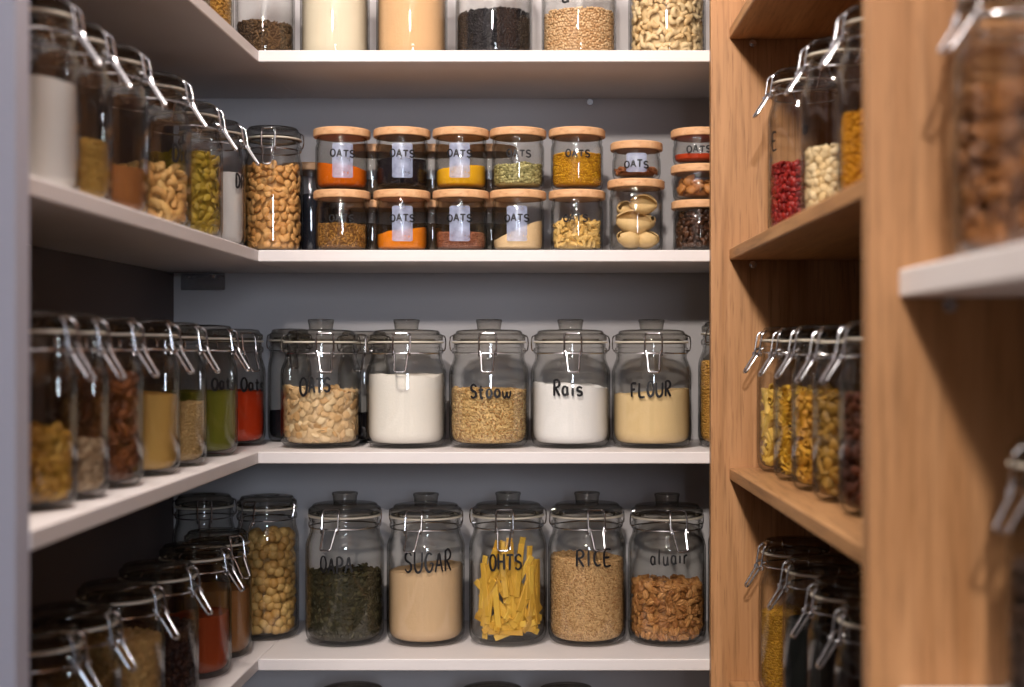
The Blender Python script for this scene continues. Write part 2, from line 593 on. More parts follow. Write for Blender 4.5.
def wood_jar(X, D, z, R, H, label, group=None, word=None, sticker=False, soff=0.0, rl=None, wz=0.0, wgroup=None, worn=1.0):
    """Straight glass jar with a flat round wooden lid. z: height of its base above the camera."""
    rl = rl or R + .0030
    lt = .0118
    hb = H - lt - .0004
    root = empty('wood_lid_jar', (X, D, EYE + z + .0004))
    tag(root, label, 'jar', group)
    t = .0022
    out = [(0, .002), (.7 * R, .0015), (.82 * R, 0), (.9 * R, .0016), (.965 * R, .0052), (R, .0115), (R, hb - .0165), (.985 * R, hb - .0125), (.955 * R, hb - .0105), (.945 * R, hb - .0085), (.965 * R, hb - .0065), (.965 * R, hb - .0035), (.94 * R, hb - .002), (.935 * R, hb)]
    inn = [(.935 * R - t, hb), (.945 * R - t, hb - .0085), (R - t, hb - .017), (R - t, .015), (.96 * R - t, .0085), (.85 * R - t, .0056), (0, .0052)]
    mb = MB(); mb.lathe(out + inn, 44)
    link('glass_body', cached(('wb', R, round(H, 4)), lambda: mb.mesh('wood_jar_body', M['glass'])), root)

    def lid():
        b = MB()
        b.lathe([(0, 0), (rl - .001, 0), (rl, .001), (rl + .0002, .004), (rl, lt - .0016), (rl - .0016, lt), (0, lt)], 48)
        return b.mesh('wooden_lid', M['lidwood'])
    l = link('wooden_lid', cached(('wl', rl), lid), root); l.location = (0, 0, hb + .0003)
    l.rotation_euler = (0, 0, random.uniform(-.4, .4))
    # direction of the camera from the jar
    base = math.atan2(-D, -X)
    if sticker:
        b = MB()
        w = .0305; n = 10
        z0, z1 = hb * .20, hb * .845
        a0 = base + soff - w / 2 / R
        vs, fs = [], []
        for i in range(n + 1):
            a = a0 + w / R * i / n
            for zz in (z0, z1):
                c = .0015 if i in (0, n) else 0
                vs.append(((R + .0004) * math.cos(a), (R + .0004) * math.sin(a), zz + (c if zz == z0 else -c)))
        for i in range(n):
            fs.append((2 * i, 2 * i + 2, 2 * i + 3, 2 * i + 1))
        b.add(vs, fs)
        b.build('label_film', M['film'], root)
    if word:
        lettering(word, .037, .0098, R + .0009, base + soff, hb * .60 + wz, root, stroke=.0017 * worn)
    return dict(root=root, X=X, D=D, R=R + .0004, zs=hb - .02, shelf=z, turn=0.0, small=True)


# ------------------------------------------------------------------ food pieces
def ico(sub):
    import bmesh
    bm = bmesh.new()
    bmesh.ops.create_icosphere(bm, subdivisions=sub, radius=0.5)
    v = np.array([p.co[:] for p in bm.verts]); f = [tuple(q.index for q in p.verts) for p in bm.faces]
    bm.free()
    return v, f


ICO1, ICO2, ICO3 = ico(1), ico(2), ico(3)
OCT = (np.array([(.5, 0, 0), (-.5, 0, 0), (0, .5, 0), (0, -.5, 0), (0, 0, .5), (0, 0, -.5)]),
       [(0, 2, 4), (2, 1, 4), (1, 3, 4), (3, 0, 4), (2, 0, 5), (1, 2, 5), (3, 1, 5), (0, 3, 5)])


def P_ell(s, b, c, base=ICO1):
    return base[0] * np.array([s, s * b, s * c]), base[1]


def P_almond(s, base=ICO2):
    v = base[0].copy()
    t = v[:, 0] + .5
    k = 1.05 - .75 * np.clip(t, 0, 1) ** 2.2
    v[:, 1] *= .80 * k; v[:, 2] *= .42 * k
    return v * s, base[1]


def P_flake(s, base=ICO2):
    v = base[0].copy()
    v[:, 1] *= .76 + .12 * np.sin(v[:, 0] * 7); v[:, 2] *= .2
    v[:, 2] += .18 * v[:, 0] ** 2
    return v * s, base[1]


def P_seed(s, base=ICO2):
    v = base[0].copy()
    k = 1.0 - .55 * np.clip(v[:, 0] + .5, 0, 1) ** 2
    v[:, 1] *= .75 * k; v[:, 2] *= .26
    return v * s, base[1]


def tube_piece(path, radii, seg=8, flat=1.0, open_ends=False):
    mb = MB()
    P = [Vector(p) for p in path]
    vs, fs = [], []
    u = None
    for i in range(len(P)):
        T = (P[min(i + 1, len(P) - 1)] - P[max(i - 1, 0)]).normalized()
        u = Vector((0, 0, 1)) - T * T.z
        u.normalize()
        w = T.cross(u)
        for k in range(seg):
            a = 2 * PI * k / seg
            q = P[i] + (u * math.cos(a) * flat + w * math.sin(a)) * radii[i]
            vs.append(q[:])
    for i in range(len(P) - 1):
        for k in range(seg):
            l = (k + 1) % seg
            fs.append((i * seg + k, i * seg + l, (i + 1) * seg + l, (i + 1) * seg + k))
    fs.append(tuple(reversed(range(seg)))); fs.append(tuple(range((len(P) - 1) * seg, len(P) * seg)))
    return np.array(vs), fs


def P_cashew(s):
    n = 11
    path, rad = [], []
    for i in range(n):
        t = i / (n - 1)
        a = math.radians(-15 + 210 * t)
        path.append((.31 * math.cos(a), .25 * math.sin(a), 0))
        rad.append(.255 * (max(0.0, math.sin(PI * (0.06 + .88 * t))) ** .45) * (1.08 - .25 * t))
    v, f = tube_piece(path, rad, 8, .85)
    v[:, 1] -= .1
    return v * s, f


def P_walnut(s):
    v, f = ICO3[0].copy(), ICO3[1]
    r = 1 + .10 * np.sin(v[:, 0] * 26 + 4 * np.sin(v[:, 1] * 9)) + .08 * np.sin(v[:, 1] * 21 + v[:, 2] * 13)
    v = v * r[:, None]
    v[:, 1] *= .62; v[:, 2] *= .48
    v[:, 2] -= .12 * np.exp(-(v[:, 1] / .07) ** 2) * np.sign(v[:, 2])
    v[:, 1] += .25 * v[:, 0] ** 2
    return v * s, f


def P_round(s):
    v, f = ICO3[0].copy(), ICO3[1]
    v[:, 2] *= .92
    m = np.exp(-((v[:, 0] - .48) ** 2 + v[:, 1] ** 2) / .01)
    v[:, 0] += .05 * m
    v[:, 2] -= .05 * np.exp(-(v[:, 1] / .05) ** 2) * (v[:, 2] > 0)
    return v * s, f


def P_bean(s):
    v, f = ICO2[0].copy(), ICO2[1]
    v[:, 1] *= .68; v[:, 2] *= .5
    v[:, 2] -= .10 * np.exp(-(v[:, 1] / .07) ** 2) * (v[:, 2] > 0)
    return v * s, f


def P_strip(L, w, t):
    mb = MB()
    mb.box(-L / 2, L / 2, -w / 2, w / 2, -t / 2, t / 2, t * .25)
    v = np.array(mb.v)
    n = 8   # a slight bow along the length
    return v, mb.f


def P_tube(L, r, seg=12, slant=0.0, bend=0.0):
    """Hollow pasta tube."""
    n = 6
    vs, fs = [], []
    for q, rr in ((0, r), (1, r * .66)):
        for i in range(n + 1):
            x = -L / 2 + L * i / n
            for k in range(seg):
                a = 2 * PI * k / seg
                rid = rr * (1 + (.05 * math.cos(a * seg / 2) if q == 0 else 0))
                y, z = rid * math.cos(a), rid * math.sin(a)
                xx = x + slant * y * (1 if True else 0)
                vs.append((xx, y + bend * (xx / L) ** 2 * L, z))
    m = (n + 1) * seg
    for i in range(n):
        for k in range(seg):
            l = (k + 1) % seg
            fs.append((i * seg + k, i * seg + l, (i + 1) * seg + l, (i + 1) * seg + k))
            fs.append((m + i * seg + l, m + i * seg + k, m + (i + 1) * seg + k, m + (i + 1) * seg + l))
    for k in range(seg):
        l = (k + 1) % seg
        fs.append((k, m + k, m + l, l)); e = n * seg
        fs.append((e + l, m + e + l, m + e + k, e + k))
    return np.array(vs), fs


def P_spiral(L, r):
    """Corkscrew pasta: three twisted blades."""
    n = 18
    vs, fs = [], []
    for b in range(3):
        o = len(vs)
        for i in range(n + 1):
            x = -L / 2 + L * i / n
            a = 2 * PI * b / 3 + 3.6 * PI * i / n
            d = (math.cos(a), math.sin(a)); p = (-d[1], d[0])
            for rr, tt in ((0, .12), (1, .09), (1, -.09), (0, -.12)):
                vs.append((x, r * (d[0] * rr + p[0] * tt), r * (d[1] * rr + p[1] * tt)))
        for i in range(n):
            for k in range(4):
                l = (k + 1) % 4
                fs.append((o + i * 4 + k, o + i * 4 + l, o + (i + 1) * 4 + l, o + (i + 1) * 4 + k))
        fs.append((o + 3, o + 2, o + 1, o)); fs.append(tuple(o + n * 4 + k for k in range(4)))
    return np.array(vs), fs


def P_shell(s, th=.055):
    """Open pasta shell: a cupped, tapering husk with rolled lips."""
    nu, nv = 20, 16
    def surf(off):
        g = []
        for i in range(nu + 1):
            u = i / nu
            x = (u - .5)
            w = .40 * math.sin(PI * (.08 + .84 * u)) ** .75
            for k in range(nv + 1):
                a = math.radians(-138 + 276 * k / nv)
                rid = 1 + .03 * math.cos(k * PI)
                rr = (w - off) * rid
                if abs(a) > 2.0:
                    rr *= 1 - .35 * (abs(a) - 2.0)
                g.append((x, rr * math.sin(a), -rr * math.cos(a) * .95 + .05))
        return g
    A, B = surf(0), surf(th)
    vs = A + B
    m = len(A); W = nv + 1
    fs = []
    for i in range(nu):
        for k in range(nv):
            q = (i * W + k, i * W + k + 1, (i + 1) * W + k + 1, (i + 1) * W + k)
            fs.append(q); fs.append(tuple(m + j for j in reversed(q)))
        for k, fl in ((0, False), (nv, True)):
            q = (i * W + k, (i + 1) * W + k, m + (i + 1) * W + k, m + i * W + k)
            fs.append(tuple(reversed(q)) if fl else q)
    for k in range(nv):
        fs.append((k + 1, k, m + k, m + k + 1)); e = nu * W
        fs.append((e + k, e + k + 1, m + e + k + 1, m + e + k))
    return np.array(vs) * s, fs


def np_mesh(name, v, f, mat, smooth=True, angle=50):
    me = bpy.data.meshes.new(name)
    me.from_pydata([tuple(p) for p in v], [], f)
    me.update()
    if smooth:
        me.polygons.foreach_set('use_smooth', [True] * len(me.polygons))
        if angle: me.set_sharp_from_angle(angle=math.radians(angle))
    me.materials.append(mat)
    return me


def rad_in(j, z):
    if j.get('small'):
        R = j['R'] - .0004
        if z > j['zs'] + .001:
            return .94 * R - .0032
        t = [(.0056, .85 * R), (.0085, .96 * R), (.015, R), (9, R)]
        for (z0, r0), (z1, r1) in zip(t, t[1:]):
            if z <= z1:
                k = max(0, (z - z0) / (z1 - z0))
                return r0 + (r1 - r0) * min(1, k) - .0022
    zs, R = j['zs'], j['R']
    if z > zs:
        t = [(zs, R), (zs + .006, .988 * R), (zs + .012, .957 * R), (zs + .018, .917 * R), (zs + .0225, .887 * R), (9, .880 * R)]
        for (z0, r0), (z1, r1) in zip(t, t[1:]):
            if z <= z1:
                return r0 + (r1 - r0) * min(1, (z - z0) / (z1 - z0)) - WALL if z1 < 9 else r1 - WALL
    return inner_r(R, z)


def top_fn(fill, slant=0.0, sdir=0.0, heap=0.0, rough=0.0, R=.05, seed=0):
    """Height of the food's surface: mean fill, slope across the jar, a heap in the middle, small lumps."""
    rr = random.Random(seed)
    ph = [(rr.uniform(0, 6.28), rr.uniform(0, 6.28)) for _ in range(6)]

    def f(x, y):
        z = fill + slant * (x * math.cos(sdir) + y * math.sin(sdir)) / R
        z += heap * (1 - (x * x + y * y) / (R * R))
        for i, (a, b) in enumerate(ph):
            k = (1.5 + 1.3 * i) * 2.2 / R
            z += rough / (1 + .45 * i) * math.sin(k * x * math.cos(a) + k * y * math.sin(a) + b)
        return max(z, .014)
    return f


def mass_geo(j, top, inset=.0007, nseg=72, nz=14, nr=14):
    """Closed body of food filling the jar up to its surface."""
    zb = .0074 if not j.get('small') else .0061
    vs, fs = [], []
    vs.append((0, 0, zb))
    rings = []
    for k in range(nz + 1):
        ring = []
        for i in range(nseg):
            a = 2 * PI * i / nseg
            c, s = math.cos(a), math.sin(a)
            Rr = j['R'] - WALL
            zt = top(c * Rr * .98, s * Rr * .98)
            t = (k / nz) ** 1.5
            z = zb + .0004 + (zt - zb) * t
            r = rad_in(j, z) - inset
            if k == nz: r -= .0006
            ring.append(len(vs)); vs.append((r * c, r * s, z))
        rings.append(ring)
    for k in range(nr - 1, 0, -1):
        ring = []
        q = (k / nr)
        for i in range(nseg):
            a = 2 * PI * i / nseg
            r = (j['R'] - WALL - inset - .0008) * q
            x, y = r * math.cos(a), r * math.sin(a)
            ring.append(len(vs)); vs.append((x, y, top(x, y)))
        rings.append(ring)
    tip = len(vs); vs.append((0, 0, top(0, 0)))
    for i in range(nseg):
        l = (i + 1) % nseg
        fs.append((0, rings[0][l], rings[0][i]))
        fs.append((rings[-1][i], rings[-1][l], tip))
    for A, B in zip(rings, rings[1:]):
        for i in range(nseg):
            l = (i + 1) % nseg
            fs.append((A[i], A[l], B[l], B[i]))
    return np.array(vs), fs


def cam_angle(j):
    return math.atan2(-j['D'], -j['X'])


def rot_frame(ang, spin, tip, lean):
    """Piece axes: X along the wall, Z out of the wall at direction ang; then spin about Z and tip a little."""
    out = Vector((math.cos(ang), math.sin(ang), 0)); tan = Vector((-math.sin(ang), math.cos(ang), 0)); up = Vector((0, 0, 1))
    B = Matrix((tan, up, out)).transposed()
    return np.array(B @ Euler((tip, lean, spin), 'XYZ').to_matrix())


def place_pieces(j, top, pv, spacing, ang0, half, spin, tip, rng, top_layer=True, zmin=.010, depth=0.0):
    """Transforms (3x3, offset) that pack the piece against the glass and over the surface."""
    out = []
    Rw = j['R'] - WALL
    rows = 0
    z = zmin + spacing * .3
    hi = max(top(Rw * math.cos(a), Rw * math.sin(a)) for a in np.linspace(0, 6.28, 16))
    while z < hi:
        n = max(1, int(2 * half * Rw / spacing))
        for i in range(n):
            a = ang0 - half + 2 * half * (i + (.5 if rows % 2 else 0) + rng.uniform(-.3, .3)) / n
            zz = z + rng.uniform(-.3, .3) * spacing
            if zz > top(Rw * .95 * math.cos(a), Rw * .95 * math.sin(a)) + spacing * .05:
                continue
            Rm = rot_frame(a, spin(rng), rng.normal(0, tip), rng.normal(0, tip))
            v = pv @ Rm.T
            p = np.array([math.cos(a), math.sin(a), 0.0]) * Rw
            p[2] = zz
            mz = (v[:, 2] + zz).min()
            if mz < .0078: p[2] += .0078 - mz
            q = v + p
            lim = np.array([rad_in(j, t) for t in (.01, .014, .02, .03)])
            zc = np.clip(q[:, 2], .0063, 1)
            allowed = np.array([rad_in(j, t) for t in zc]) - .0006
            for _ in range(14):
                ex = (np.hypot(q[:, 0], q[:, 1]) - allowed).max()
                if ex <= 0 and _ > 0: break
                p[:2] -= np.array([math.cos(a), math.sin(a)]) * (ex + 1e-5)
                q = v + p
            if ex > 0: continue
            p[:2] -= np.array([math.cos(a), math.sin(a)]) * rng.uniform(0, depth)
            out.append((Rm, p.copy()))
        z += spacing * .84
        rows += 1
    if top_layer:
        n = int(3.1 * (Rw / spacing) ** 2 * 1.1)
        for i in range(n):
            r = Rw * math.sqrt(rng.uniform(0, 1)); a = rng.uniform(0, 2 * PI)
            x, y = r * math.cos(a), r * math.sin(a)
            Rm = np.array(Euler((rng.normal(0, .35), rng.normal(0, .35), rng.uniform(0, 6.28)), 'XYZ').to_matrix())
            v = pv @ Rm.T
            p = np.array([x, y, top(x, y) - spacing * .05])
            q = v + p
            ex = (np.hypot(q[:, 0], q[:, 1])).max() - (Rw - .0006)
            if ex > 0:
                d = np.array([x, y]) / max(r, 1e-6)
                if r < ex: continue
                p[:2] -= d * ex * 1.3
                q = v + p
                if (np.hypot(q[:, 0], q[:, 1])).max() > Rw - .0003: continue
            al = np.array([rad_in(j, max(t, .0063)) for t in q[:, 2]]) - .0006
            if (np.hypot(q[:, 0], q[:, 1]) - al).max() > 0: continue
            out.append((Rm, p))
    return out


def stuff(name, v, f, mat, j, label, angle=50):
    o = link(name, np_mesh(name, v, f, mat, True, angle))
    o.location = (j['X'], j['D'], EYE + j['shelf'] + .0004)
    tag(o, label, name.replace('_', ' '), None, 'stuff')
    return o


def powder(j, name, label, c1, c2, fill, slant=0, sdir=0, heap=0, rough=.0006, scale=60, bump=.5, seed=1):
    t = top_fn(fill, slant, sdir, heap, rough, j['R'], seed)
    v, f = mass_geo(j, t)
    stuff(name, v, f, food_mat(c1, c2, .85, scale, bump, spec=.1), j, label, 60)


ANY = lambda r: r.uniform(0, 2 * PI)


def grains(j, name, label, c1, c2, fill, piece, spacing, core=None, slant=0, sdir=0, heap=0, rough=.001, tip=.25, spin=ANY, seed=1, half=1.95, rough_m=.6, top_layer=True, coreinset=None):
    """Small uncountable food: one object, every grain in it modelled."""
    rng = np.random.default_rng(seed)
    t = top_fn(fill, slant, sdir, heap, rough, j['R'], seed)
    pv, pf = piece
    th = (pv[:, 2].max() - pv[:, 2].min())
    v, f = mass_geo(j, t, inset=coreinset or (.0009 + th * 1.0), nseg=48, nz=8, nr=6)
    v[:, 2] = np.where(v[:, 2] > .012, np.maximum(v[:, 2] - th * .5, .010), v[:, 2])
    Rs = place_pieces(j, t, pv, spacing, cam_angle(j), half, spin, tip, rng, top_layer, depth=th * .3)
    V = [v]; Fs = list(f); o = len(v)
    for Rm, p in Rs:
        V.append(pv @ Rm.T + p)
        Fs.extend([tuple(i + o for i in q) for q in pf]); o += len(pv)
    stuff(name, np.concatenate(V), Fs, food_mat(c1, c2, rough_m, 150, .3), j, label, 50)


def pieces(j, name, massname, label, masslabel, group, c1, c2, fill, piece, spacing, cat=None, slant=0, sdir=0, heap=0, rough=.002, tip=.3, spin=ANY, seed=1, half=1.35, rough_m=.5, variants=None, top_layer=True, limit=300, core=True):
    """Countable food: every piece against the glass is its own object; what lies deeper is one mass."""
    rng = np.random.default_rng(seed)
    t = top_fn(fill, slant, sdir, heap, rough, j['R'], seed)
    mat = food_mat(c1, c2, rough_m, 130, .35, spec=.35)
    vs_ = variants or [piece]
    meshes = [np_mesh(name, v, f, mat) for v, f in vs_]
    pv = vs_[0][0]
    th = (pv[:, 2].max() - pv[:, 2].min())
    front, rest = [], []
    ca = cam_angle(j)
    for Rm, p in place_pieces(j, t, pv, spacing, ca, half, spin, tip, rng, False, depth=th * .25):
        front.append((Rm, p))
    if top_layer:
        for Rm, p in place_pieces(j, lambda x, y: t(x, y), pv, spacing, ca, .001, spin, tip, rng, True):
            if p[2] > t(p[0], p[1]) - spacing * .3:
                dx = p[0] * math.cos(ca) + p[1] * math.sin(ca)
                (front if dx > j['R'] * .1 else rest).append((Rm, p))
    base = (j['X'], j['D'], EYE + j['shelf'] + .0004)
    first = None
    for i, (Rm, p) in enumerate(front[:limit]):
        if first is None:
            o = link(name, meshes[0]); first = o
        else:
            o = first.copy(); o.data = meshes[i % len(meshes)]; COL.objects.link(o)
        o.matrix_world = Matrix.Translation(Vector(base) + Vector(p)) @ Matrix(Rm.tolist()).to_4x4()
        tag(o, label, cat or name.replace('_', ' '), group)
    v, f = mass_geo(j, t, inset=.0012 + th * 1.3, nseg=48, nz=8, nr=6)
    v[:, 2] = np.where(v[:, 2] > .014, np.maximum(v[:, 2] - th * .7, .012), v[:, 2])
    V = [v]; Fs = list(f); o = len(v)
    pf = vs_[0][1]
    for Rm, p in rest:
        V.append(pv @ Rm.T + p); Fs.extend([tuple(i + o for i in q) for q in pf]); o += len(pv)
    # pieces round the far side of the jar
    for Rm, p in place_pieces(j, t, pv, spacing, ca + PI, PI - half - .1, spin, tip, rng, False, depth=th * .25):
        V.append(pv @ Rm.T + p); Fs.extend([tuple(i + o for i in q) for q in pf]); o += len(pv)
    if core:
        stuff(massname, np.concatenate(V), Fs, mat, j, masslabel)


# ================================================================== THE SETTING
WB = 2.290      # back wall
WL = -0.677     # left wall
WR = 0.600      # right wall
FRONT = -2.7    # the open side of the pantry, behind the viewer
CEIL = 2.85
mb = MB(); mb.box(WL - 1.0, WR + 1.2, FRONT, WB + .1, -.1, 0, .001); tag(mb.build('floor', M['floor']), kind='structure')
mb = MB(); mb.box(WL - 1.0, WR + 1.2, FRONT, WB + .1, CEIL, CEIL + .1, .001); tag(mb.build('ceiling', M['paint']), kind='structure')
mb = MB(); mb.box(WL - .10, WR + .1, WB, WB + .1, .0, CEIL, .001); tag(mb.build('wall_back', M['paint']), kind='structure')
mb = MB(); mb.box(WL - .10, WL, 1.0, WB - .0005, .0, CEIL, .001); tag(mb.build('wall_left', M['shaded_paint']), kind='structure')
mb = MB(); mb.box(WR, WR + .10, .28, WB - .0005, .0, CEIL, .001); tag(mb.build('wall_right', M['paint']), kind='structure')
mb = MB(); mb.box(WL - 1.0, -.295, -.52, -.42, .001, CEIL - .001, .001); tag(mb.build('wall_unseen_shade', M['paint']), kind='structure')   # unseen, added to keep the rear lamp off the left side
# pale upright that ends the shelves on the near side
mb = MB(); mb.box(-.760, -.4480, 1.094, 1.1215, .001, CEIL - .001, .002); tag(mb.build('trim_1', M['panel']), kind='structure')

R1, R2, R3, R4, R5 = .434, .1467, -.1438, -.4415, -.735
TH = .0168
XE, YE = -.470, 2.000
FLARE = {R1: 0.0, R2: .012, R3: .027, R4: .010, R5: .010}    # the side boards widen a little towards the entrance
NAMES = ['top', 'second', 'third', 'fourth', 'bottom']
HOLD = ['large jars of flour, seeds and cashews', 'small wooden-lidded jars', 'five knob-lidded jars from OATS to FLOUR',
        'tall jars marked SUGAR and RICE', 'jars hidden in shade']
HOLDL = ['two jars above the almonds', 'row of jars rising past the almonds', 'row of clip-top jars ending in red powder',
         'dark jars down to red powder', 'nothing in shade']
for z, nm, hb, hl in zip((R1, R2, R3, R4, R5), NAMES, HOLD, HOLDL):
    b = MB(); b.box(XE + .0004, WR - .001, YE, WB - .0006, EYE + z - TH, EYE + z, .0012)
    tag(b.build('wall_shelf', M['white'], smooth=False), '%s white back-wall shelf under %s' % (nm, hb) if nm != 'bottom' else 'bottom white shelf along the back wall, deep in shade', 'shelf', 'white shelves on the back wall')
    b = MB(); b.prism([(WL + .0006, 1.122), (XE + FLARE[z] * (YE - 1.122), 1.122), (XE, YE), (XE, WB - .0006), (WL + .0006, WB - .0006)], EYE + z - TH, EYE + z, .0012)
    tag(b.build('wall_shelf', M['white'], smooth=False), '%s white side shelf under %s' % (nm, hl) if nm != 'bottom' else 'bottom white side shelf running to the pale upright, deep in shade', 'shelf', 'white shelves on the side wall')


# small metal shelf pins and the bracket in the corner
def pin(x, y, z, label, along=(1, 0, 0)):
    b = MB()
    d = Vector(along)
    b.tube([Vector((0, 0, 0)), d * .012], .003, 10)
    b.tube([d * .002, d * .004], .0052, 12)
    o = b.build('shelf_pin', M['steel'])
    o.location = (x, y, z)
    tag(o, label, 'shelf pin', 'shelf pins')
    return o


pin(wx(590, 2.28), WB - .012, EYE + R1 - TH - .0075, 'metal shelf pin on the back wall beneath the top white shelf', (0, 1, 0))
b = MB()
b.box(-.036, .036, -.004, 0, -.028, -.0005, .001)
b.box(-.036, .036, -.030, -.004, -.004, -.0008, .001)
for sx in (-.02, .02):
    b.lathe([(0, -.0085), (.004, -.0085), (.0055, -.0065), (.0055, -.0045), (0, -.0045)], 12)
    for i in range(len(b.v) - 50, len(b.v)):
        x, y, zz = b.v[i]
        b.v[i] = (x + sx, y - .017, zz)
o = b.build('corner_bracket', M['steel']); o.location = (-.628, WB - .0008, EYE + R2 - TH - .0002)
tag(o, 'small dark metal bracket in the corner beneath the second white shelf', 'bracket')

# ------------------------------------------------------------------ oak shelving unit
OB = .478       # its back panel


def xf(d):
    return .204 + (2.0 - d) * .037


unit = empty('oak_shelving_unit', (.33, 1.5, 0))
tag(unit, 'oak shelving unit with tall uprights beside the white back shelves', 'shelving unit')


def upart(name, poly, z0, z1, mat, label=None, bev=.0015):
    b = MB(); b.prism([(x - .33, y - 1.5) for x, y in poly], z0, z1, bev)
    o = b.build(name, mat, unit, smooth=False)
    if label: o['label'] = label
    return o


TOP = 2.30
P1, P2, P3 = 1.9745, 1.088, .30
upart('upright', [(.1789, P1), (OB, P1), (OB, P1 + .024), (.1789, P1 + .024)], .001, TOP, M['oak_up'])
upart('upright', [(.2222, P2), (OB, P2), (OB, P2 + .026), (.2222, P2 + .026)], .001, TOP, M['oak_up'])
upart('upright', [(.262, P3), (OB, P3), (OB, P3 + .026), (.262, P3 + .026)], .001, TOP, M['oak_up'])
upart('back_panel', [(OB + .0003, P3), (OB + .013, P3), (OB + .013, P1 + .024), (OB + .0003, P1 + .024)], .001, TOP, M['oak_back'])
Q1, Q2, Q3, Q4, Q5 = .4605, .1467, -.1645, -.467, -.76
a0, a1 = P2 + .0263, P1 - .0003
for z in (Q1, Q2, Q3, Q4, Q5):
    upart('shelf', [(xf(a0), a0), (OB, a0), (OB, a1), (xf(a1), a1)], EYE + z - .0165, EYE + z, M['oak_shelf'])
W1, W2 = .0646, -.262
a0n, a1n = P3 + .0263, P2 - .0003
for z in (W1, W2):
    upart('shelf', [(xf(a0n) + .008, a0n), (OB, a0n), (OB, a1n), (xf(a1n) + .008, a1n)], EYE + z - .022, EYE + z, M['white'], 'white shelf board')
for x, y, z in ((.238, P1, EYE + Q1 - .0165 - .0062), (.238, P1, EYE + Q2 - .0165 - .0062), (.285, P2, EYE + W1 - .022 - .0062)):
    b = MB()
    b.tube([Vector((0, 0, 0)), Vector((0, -.011, 0))], .0032, 10)
    b.tube([Vector((0, -.0005, 0)), Vector((0, -.0025, 0))], .0056, 12)
    p = b.build('shelf_pin', M['steel'], unit); p.location = (x - .33, y - 1.5, z)

# ================================================================== JARS ON THE BACK SHELVES
RB = .0603
ZB = 2.108
# ---- third shelf: the knob-lidded jars in the middle of the picture
j = clip_jar(wx(321, ZB), ZB, R3, RB, .1922, 'knob-lidded glass jar of pale oat flakes marked OATS, third shelf', True, 16)
write(j, 'OATS', 299, 330, 379, 393, big_first=1.35, stroke=.0026, slope=.06)
pieces(j, 'oat_flake', 'rolled_oats', 'pale oat flake pressed against glass in the third-shelf OATS jar', 'mass of pale rolled oats filling the third-shelf OATS jar', 'oat flakes in the OATS jar',
       (244, 216, 172), (206, 156, 98), .086, P_flake(.0152), .0112, 'oat flake', slant=-.003, seed=3, tip=.38, rough=.0015)
j = clip_jar(wx(406.5, ZB), ZB, R3, RB, .1922, 'unmarked knob-lidded glass jar of white flour on the third shelf', True, 0)
powder(j, 'white_flour', 'fine white flour filling the unmarked knob-lidded jar', (252, 246, 238), (242, 232, 222), .1085, rough=.0012, heap=.001, seed=5)
j = clip_jar(wx(489, ZB), ZB, R3, RB, .1922, 'knob-lidded glass jar of golden grain marked Stoow', True, 2)
write(j, 'Stoow', 470, 512, 385, 398, stroke=.0026)
grains(j, 'golden_grain', 'golden wheat grain filling the jar marked Stoow', (240, 204, 142), (158, 108, 52), .0865, P_ell(.0066, .52, .45), .0050, slant=-.002, seed=8)
j = clip_jar(wx(570.5, ZB), ZB, R3, RB, .1922, 'knob-lidded glass jar of white powder marked Rais', True, 4)
write(j, 'Rais', 553, 584, 381, 396, stroke=.0026)
powder(j, 'white_sugar', 'bright white sugar filling the jar marked Rais', (255, 252, 251), (247, 244, 244), .094, rough=.0014, slant=-.004, seed=9)
j = clip_jar(wx(651.5, ZB), ZB, R3, RB, .1922, 'knob-lidded glass jar of beige meal marked FLOUR', True, 0)
write(j, 'FLOUR', 630, 672, 382, 397, stroke=.0026)
powder(j, 'beige_meal', 'beige meal sloping in the jar marked FLOUR', (236, 206, 156), (224, 188, 134), .083, rough=.0007, slant=.005, seed=12)
j = clip_jar(wx(738, ZB), ZB, R3, RB, .189, 'jar of golden couscous half hidden behind the oak upright, third shelf', False, 30)
grains(j, 'golden_couscous', 'golden couscous in the third-shelf jar behind the oak upright', (214, 164, 80), (186, 132, 54), .128, P_ell(.0045, .8, .8), .0042, seed=14)
j = clip_jar(wx(364, 2.222), 2.222, R3, .0415, .176, 'dark narrow jar standing behind the OATS and white flour jars', False, 0)
powder(j, 'dark_tea', 'dark loose tea in the narrow jar behind the OATS jar', (52, 46, 48), (38, 34, 38), .045)
j = clip_jar(-.476, 2.242, R3, .0345, .18, 'slim dark jar in the corner between red powder and OATS jars', False, 20)
powder(j, 'dark_spice', 'dark spice in the slim corner jar beside the red powder', (40, 38, 44), (30, 28, 32), .05)

# ---- fourth shelf: the tall jars
RT = .0594
ZB = 2.126
j = clip_jar(wx(345, ZB), ZB, R4, RT, .2266, 'tall knob-lidded jar of dark dried herb marked OAPA', True, -12)
write(j, 'OAPA', 319, 352, 557, 573, stroke=.0022)
grains(j, 'dried_herb', 'dark green dried herb in the tall jar marked OAPA', (78, 72, 46), (40, 38, 28), .106, P_flake(.0105, ICO1), .0068, seed=21, tip=.8, rough=.002)
j = clip_jar(wx(426, ZB), ZB, R4, RT, .2250, 'tall knob-lidded jar of pale tan sugar marked SUGAR', True, -12)
write(j, 'SUGAR', 404, 453, 553, 573, stroke=.0024)
powder(j, 'tan_sugar', 'pale tan sugar sloping in the jar marked SUGAR', (226, 192, 154), (212, 176, 136), .1125, rough=.0008, slant=.0055, seed=22)
jp = j = clip_jar(wx(508, ZB), ZB, R4, RT, .2266, 'tall knob-lidded jar of flat yellow pasta sticks marked OATS', True, -2)
write(j, 'OHTS', 489, 522, 555, 570, stroke=.0024)
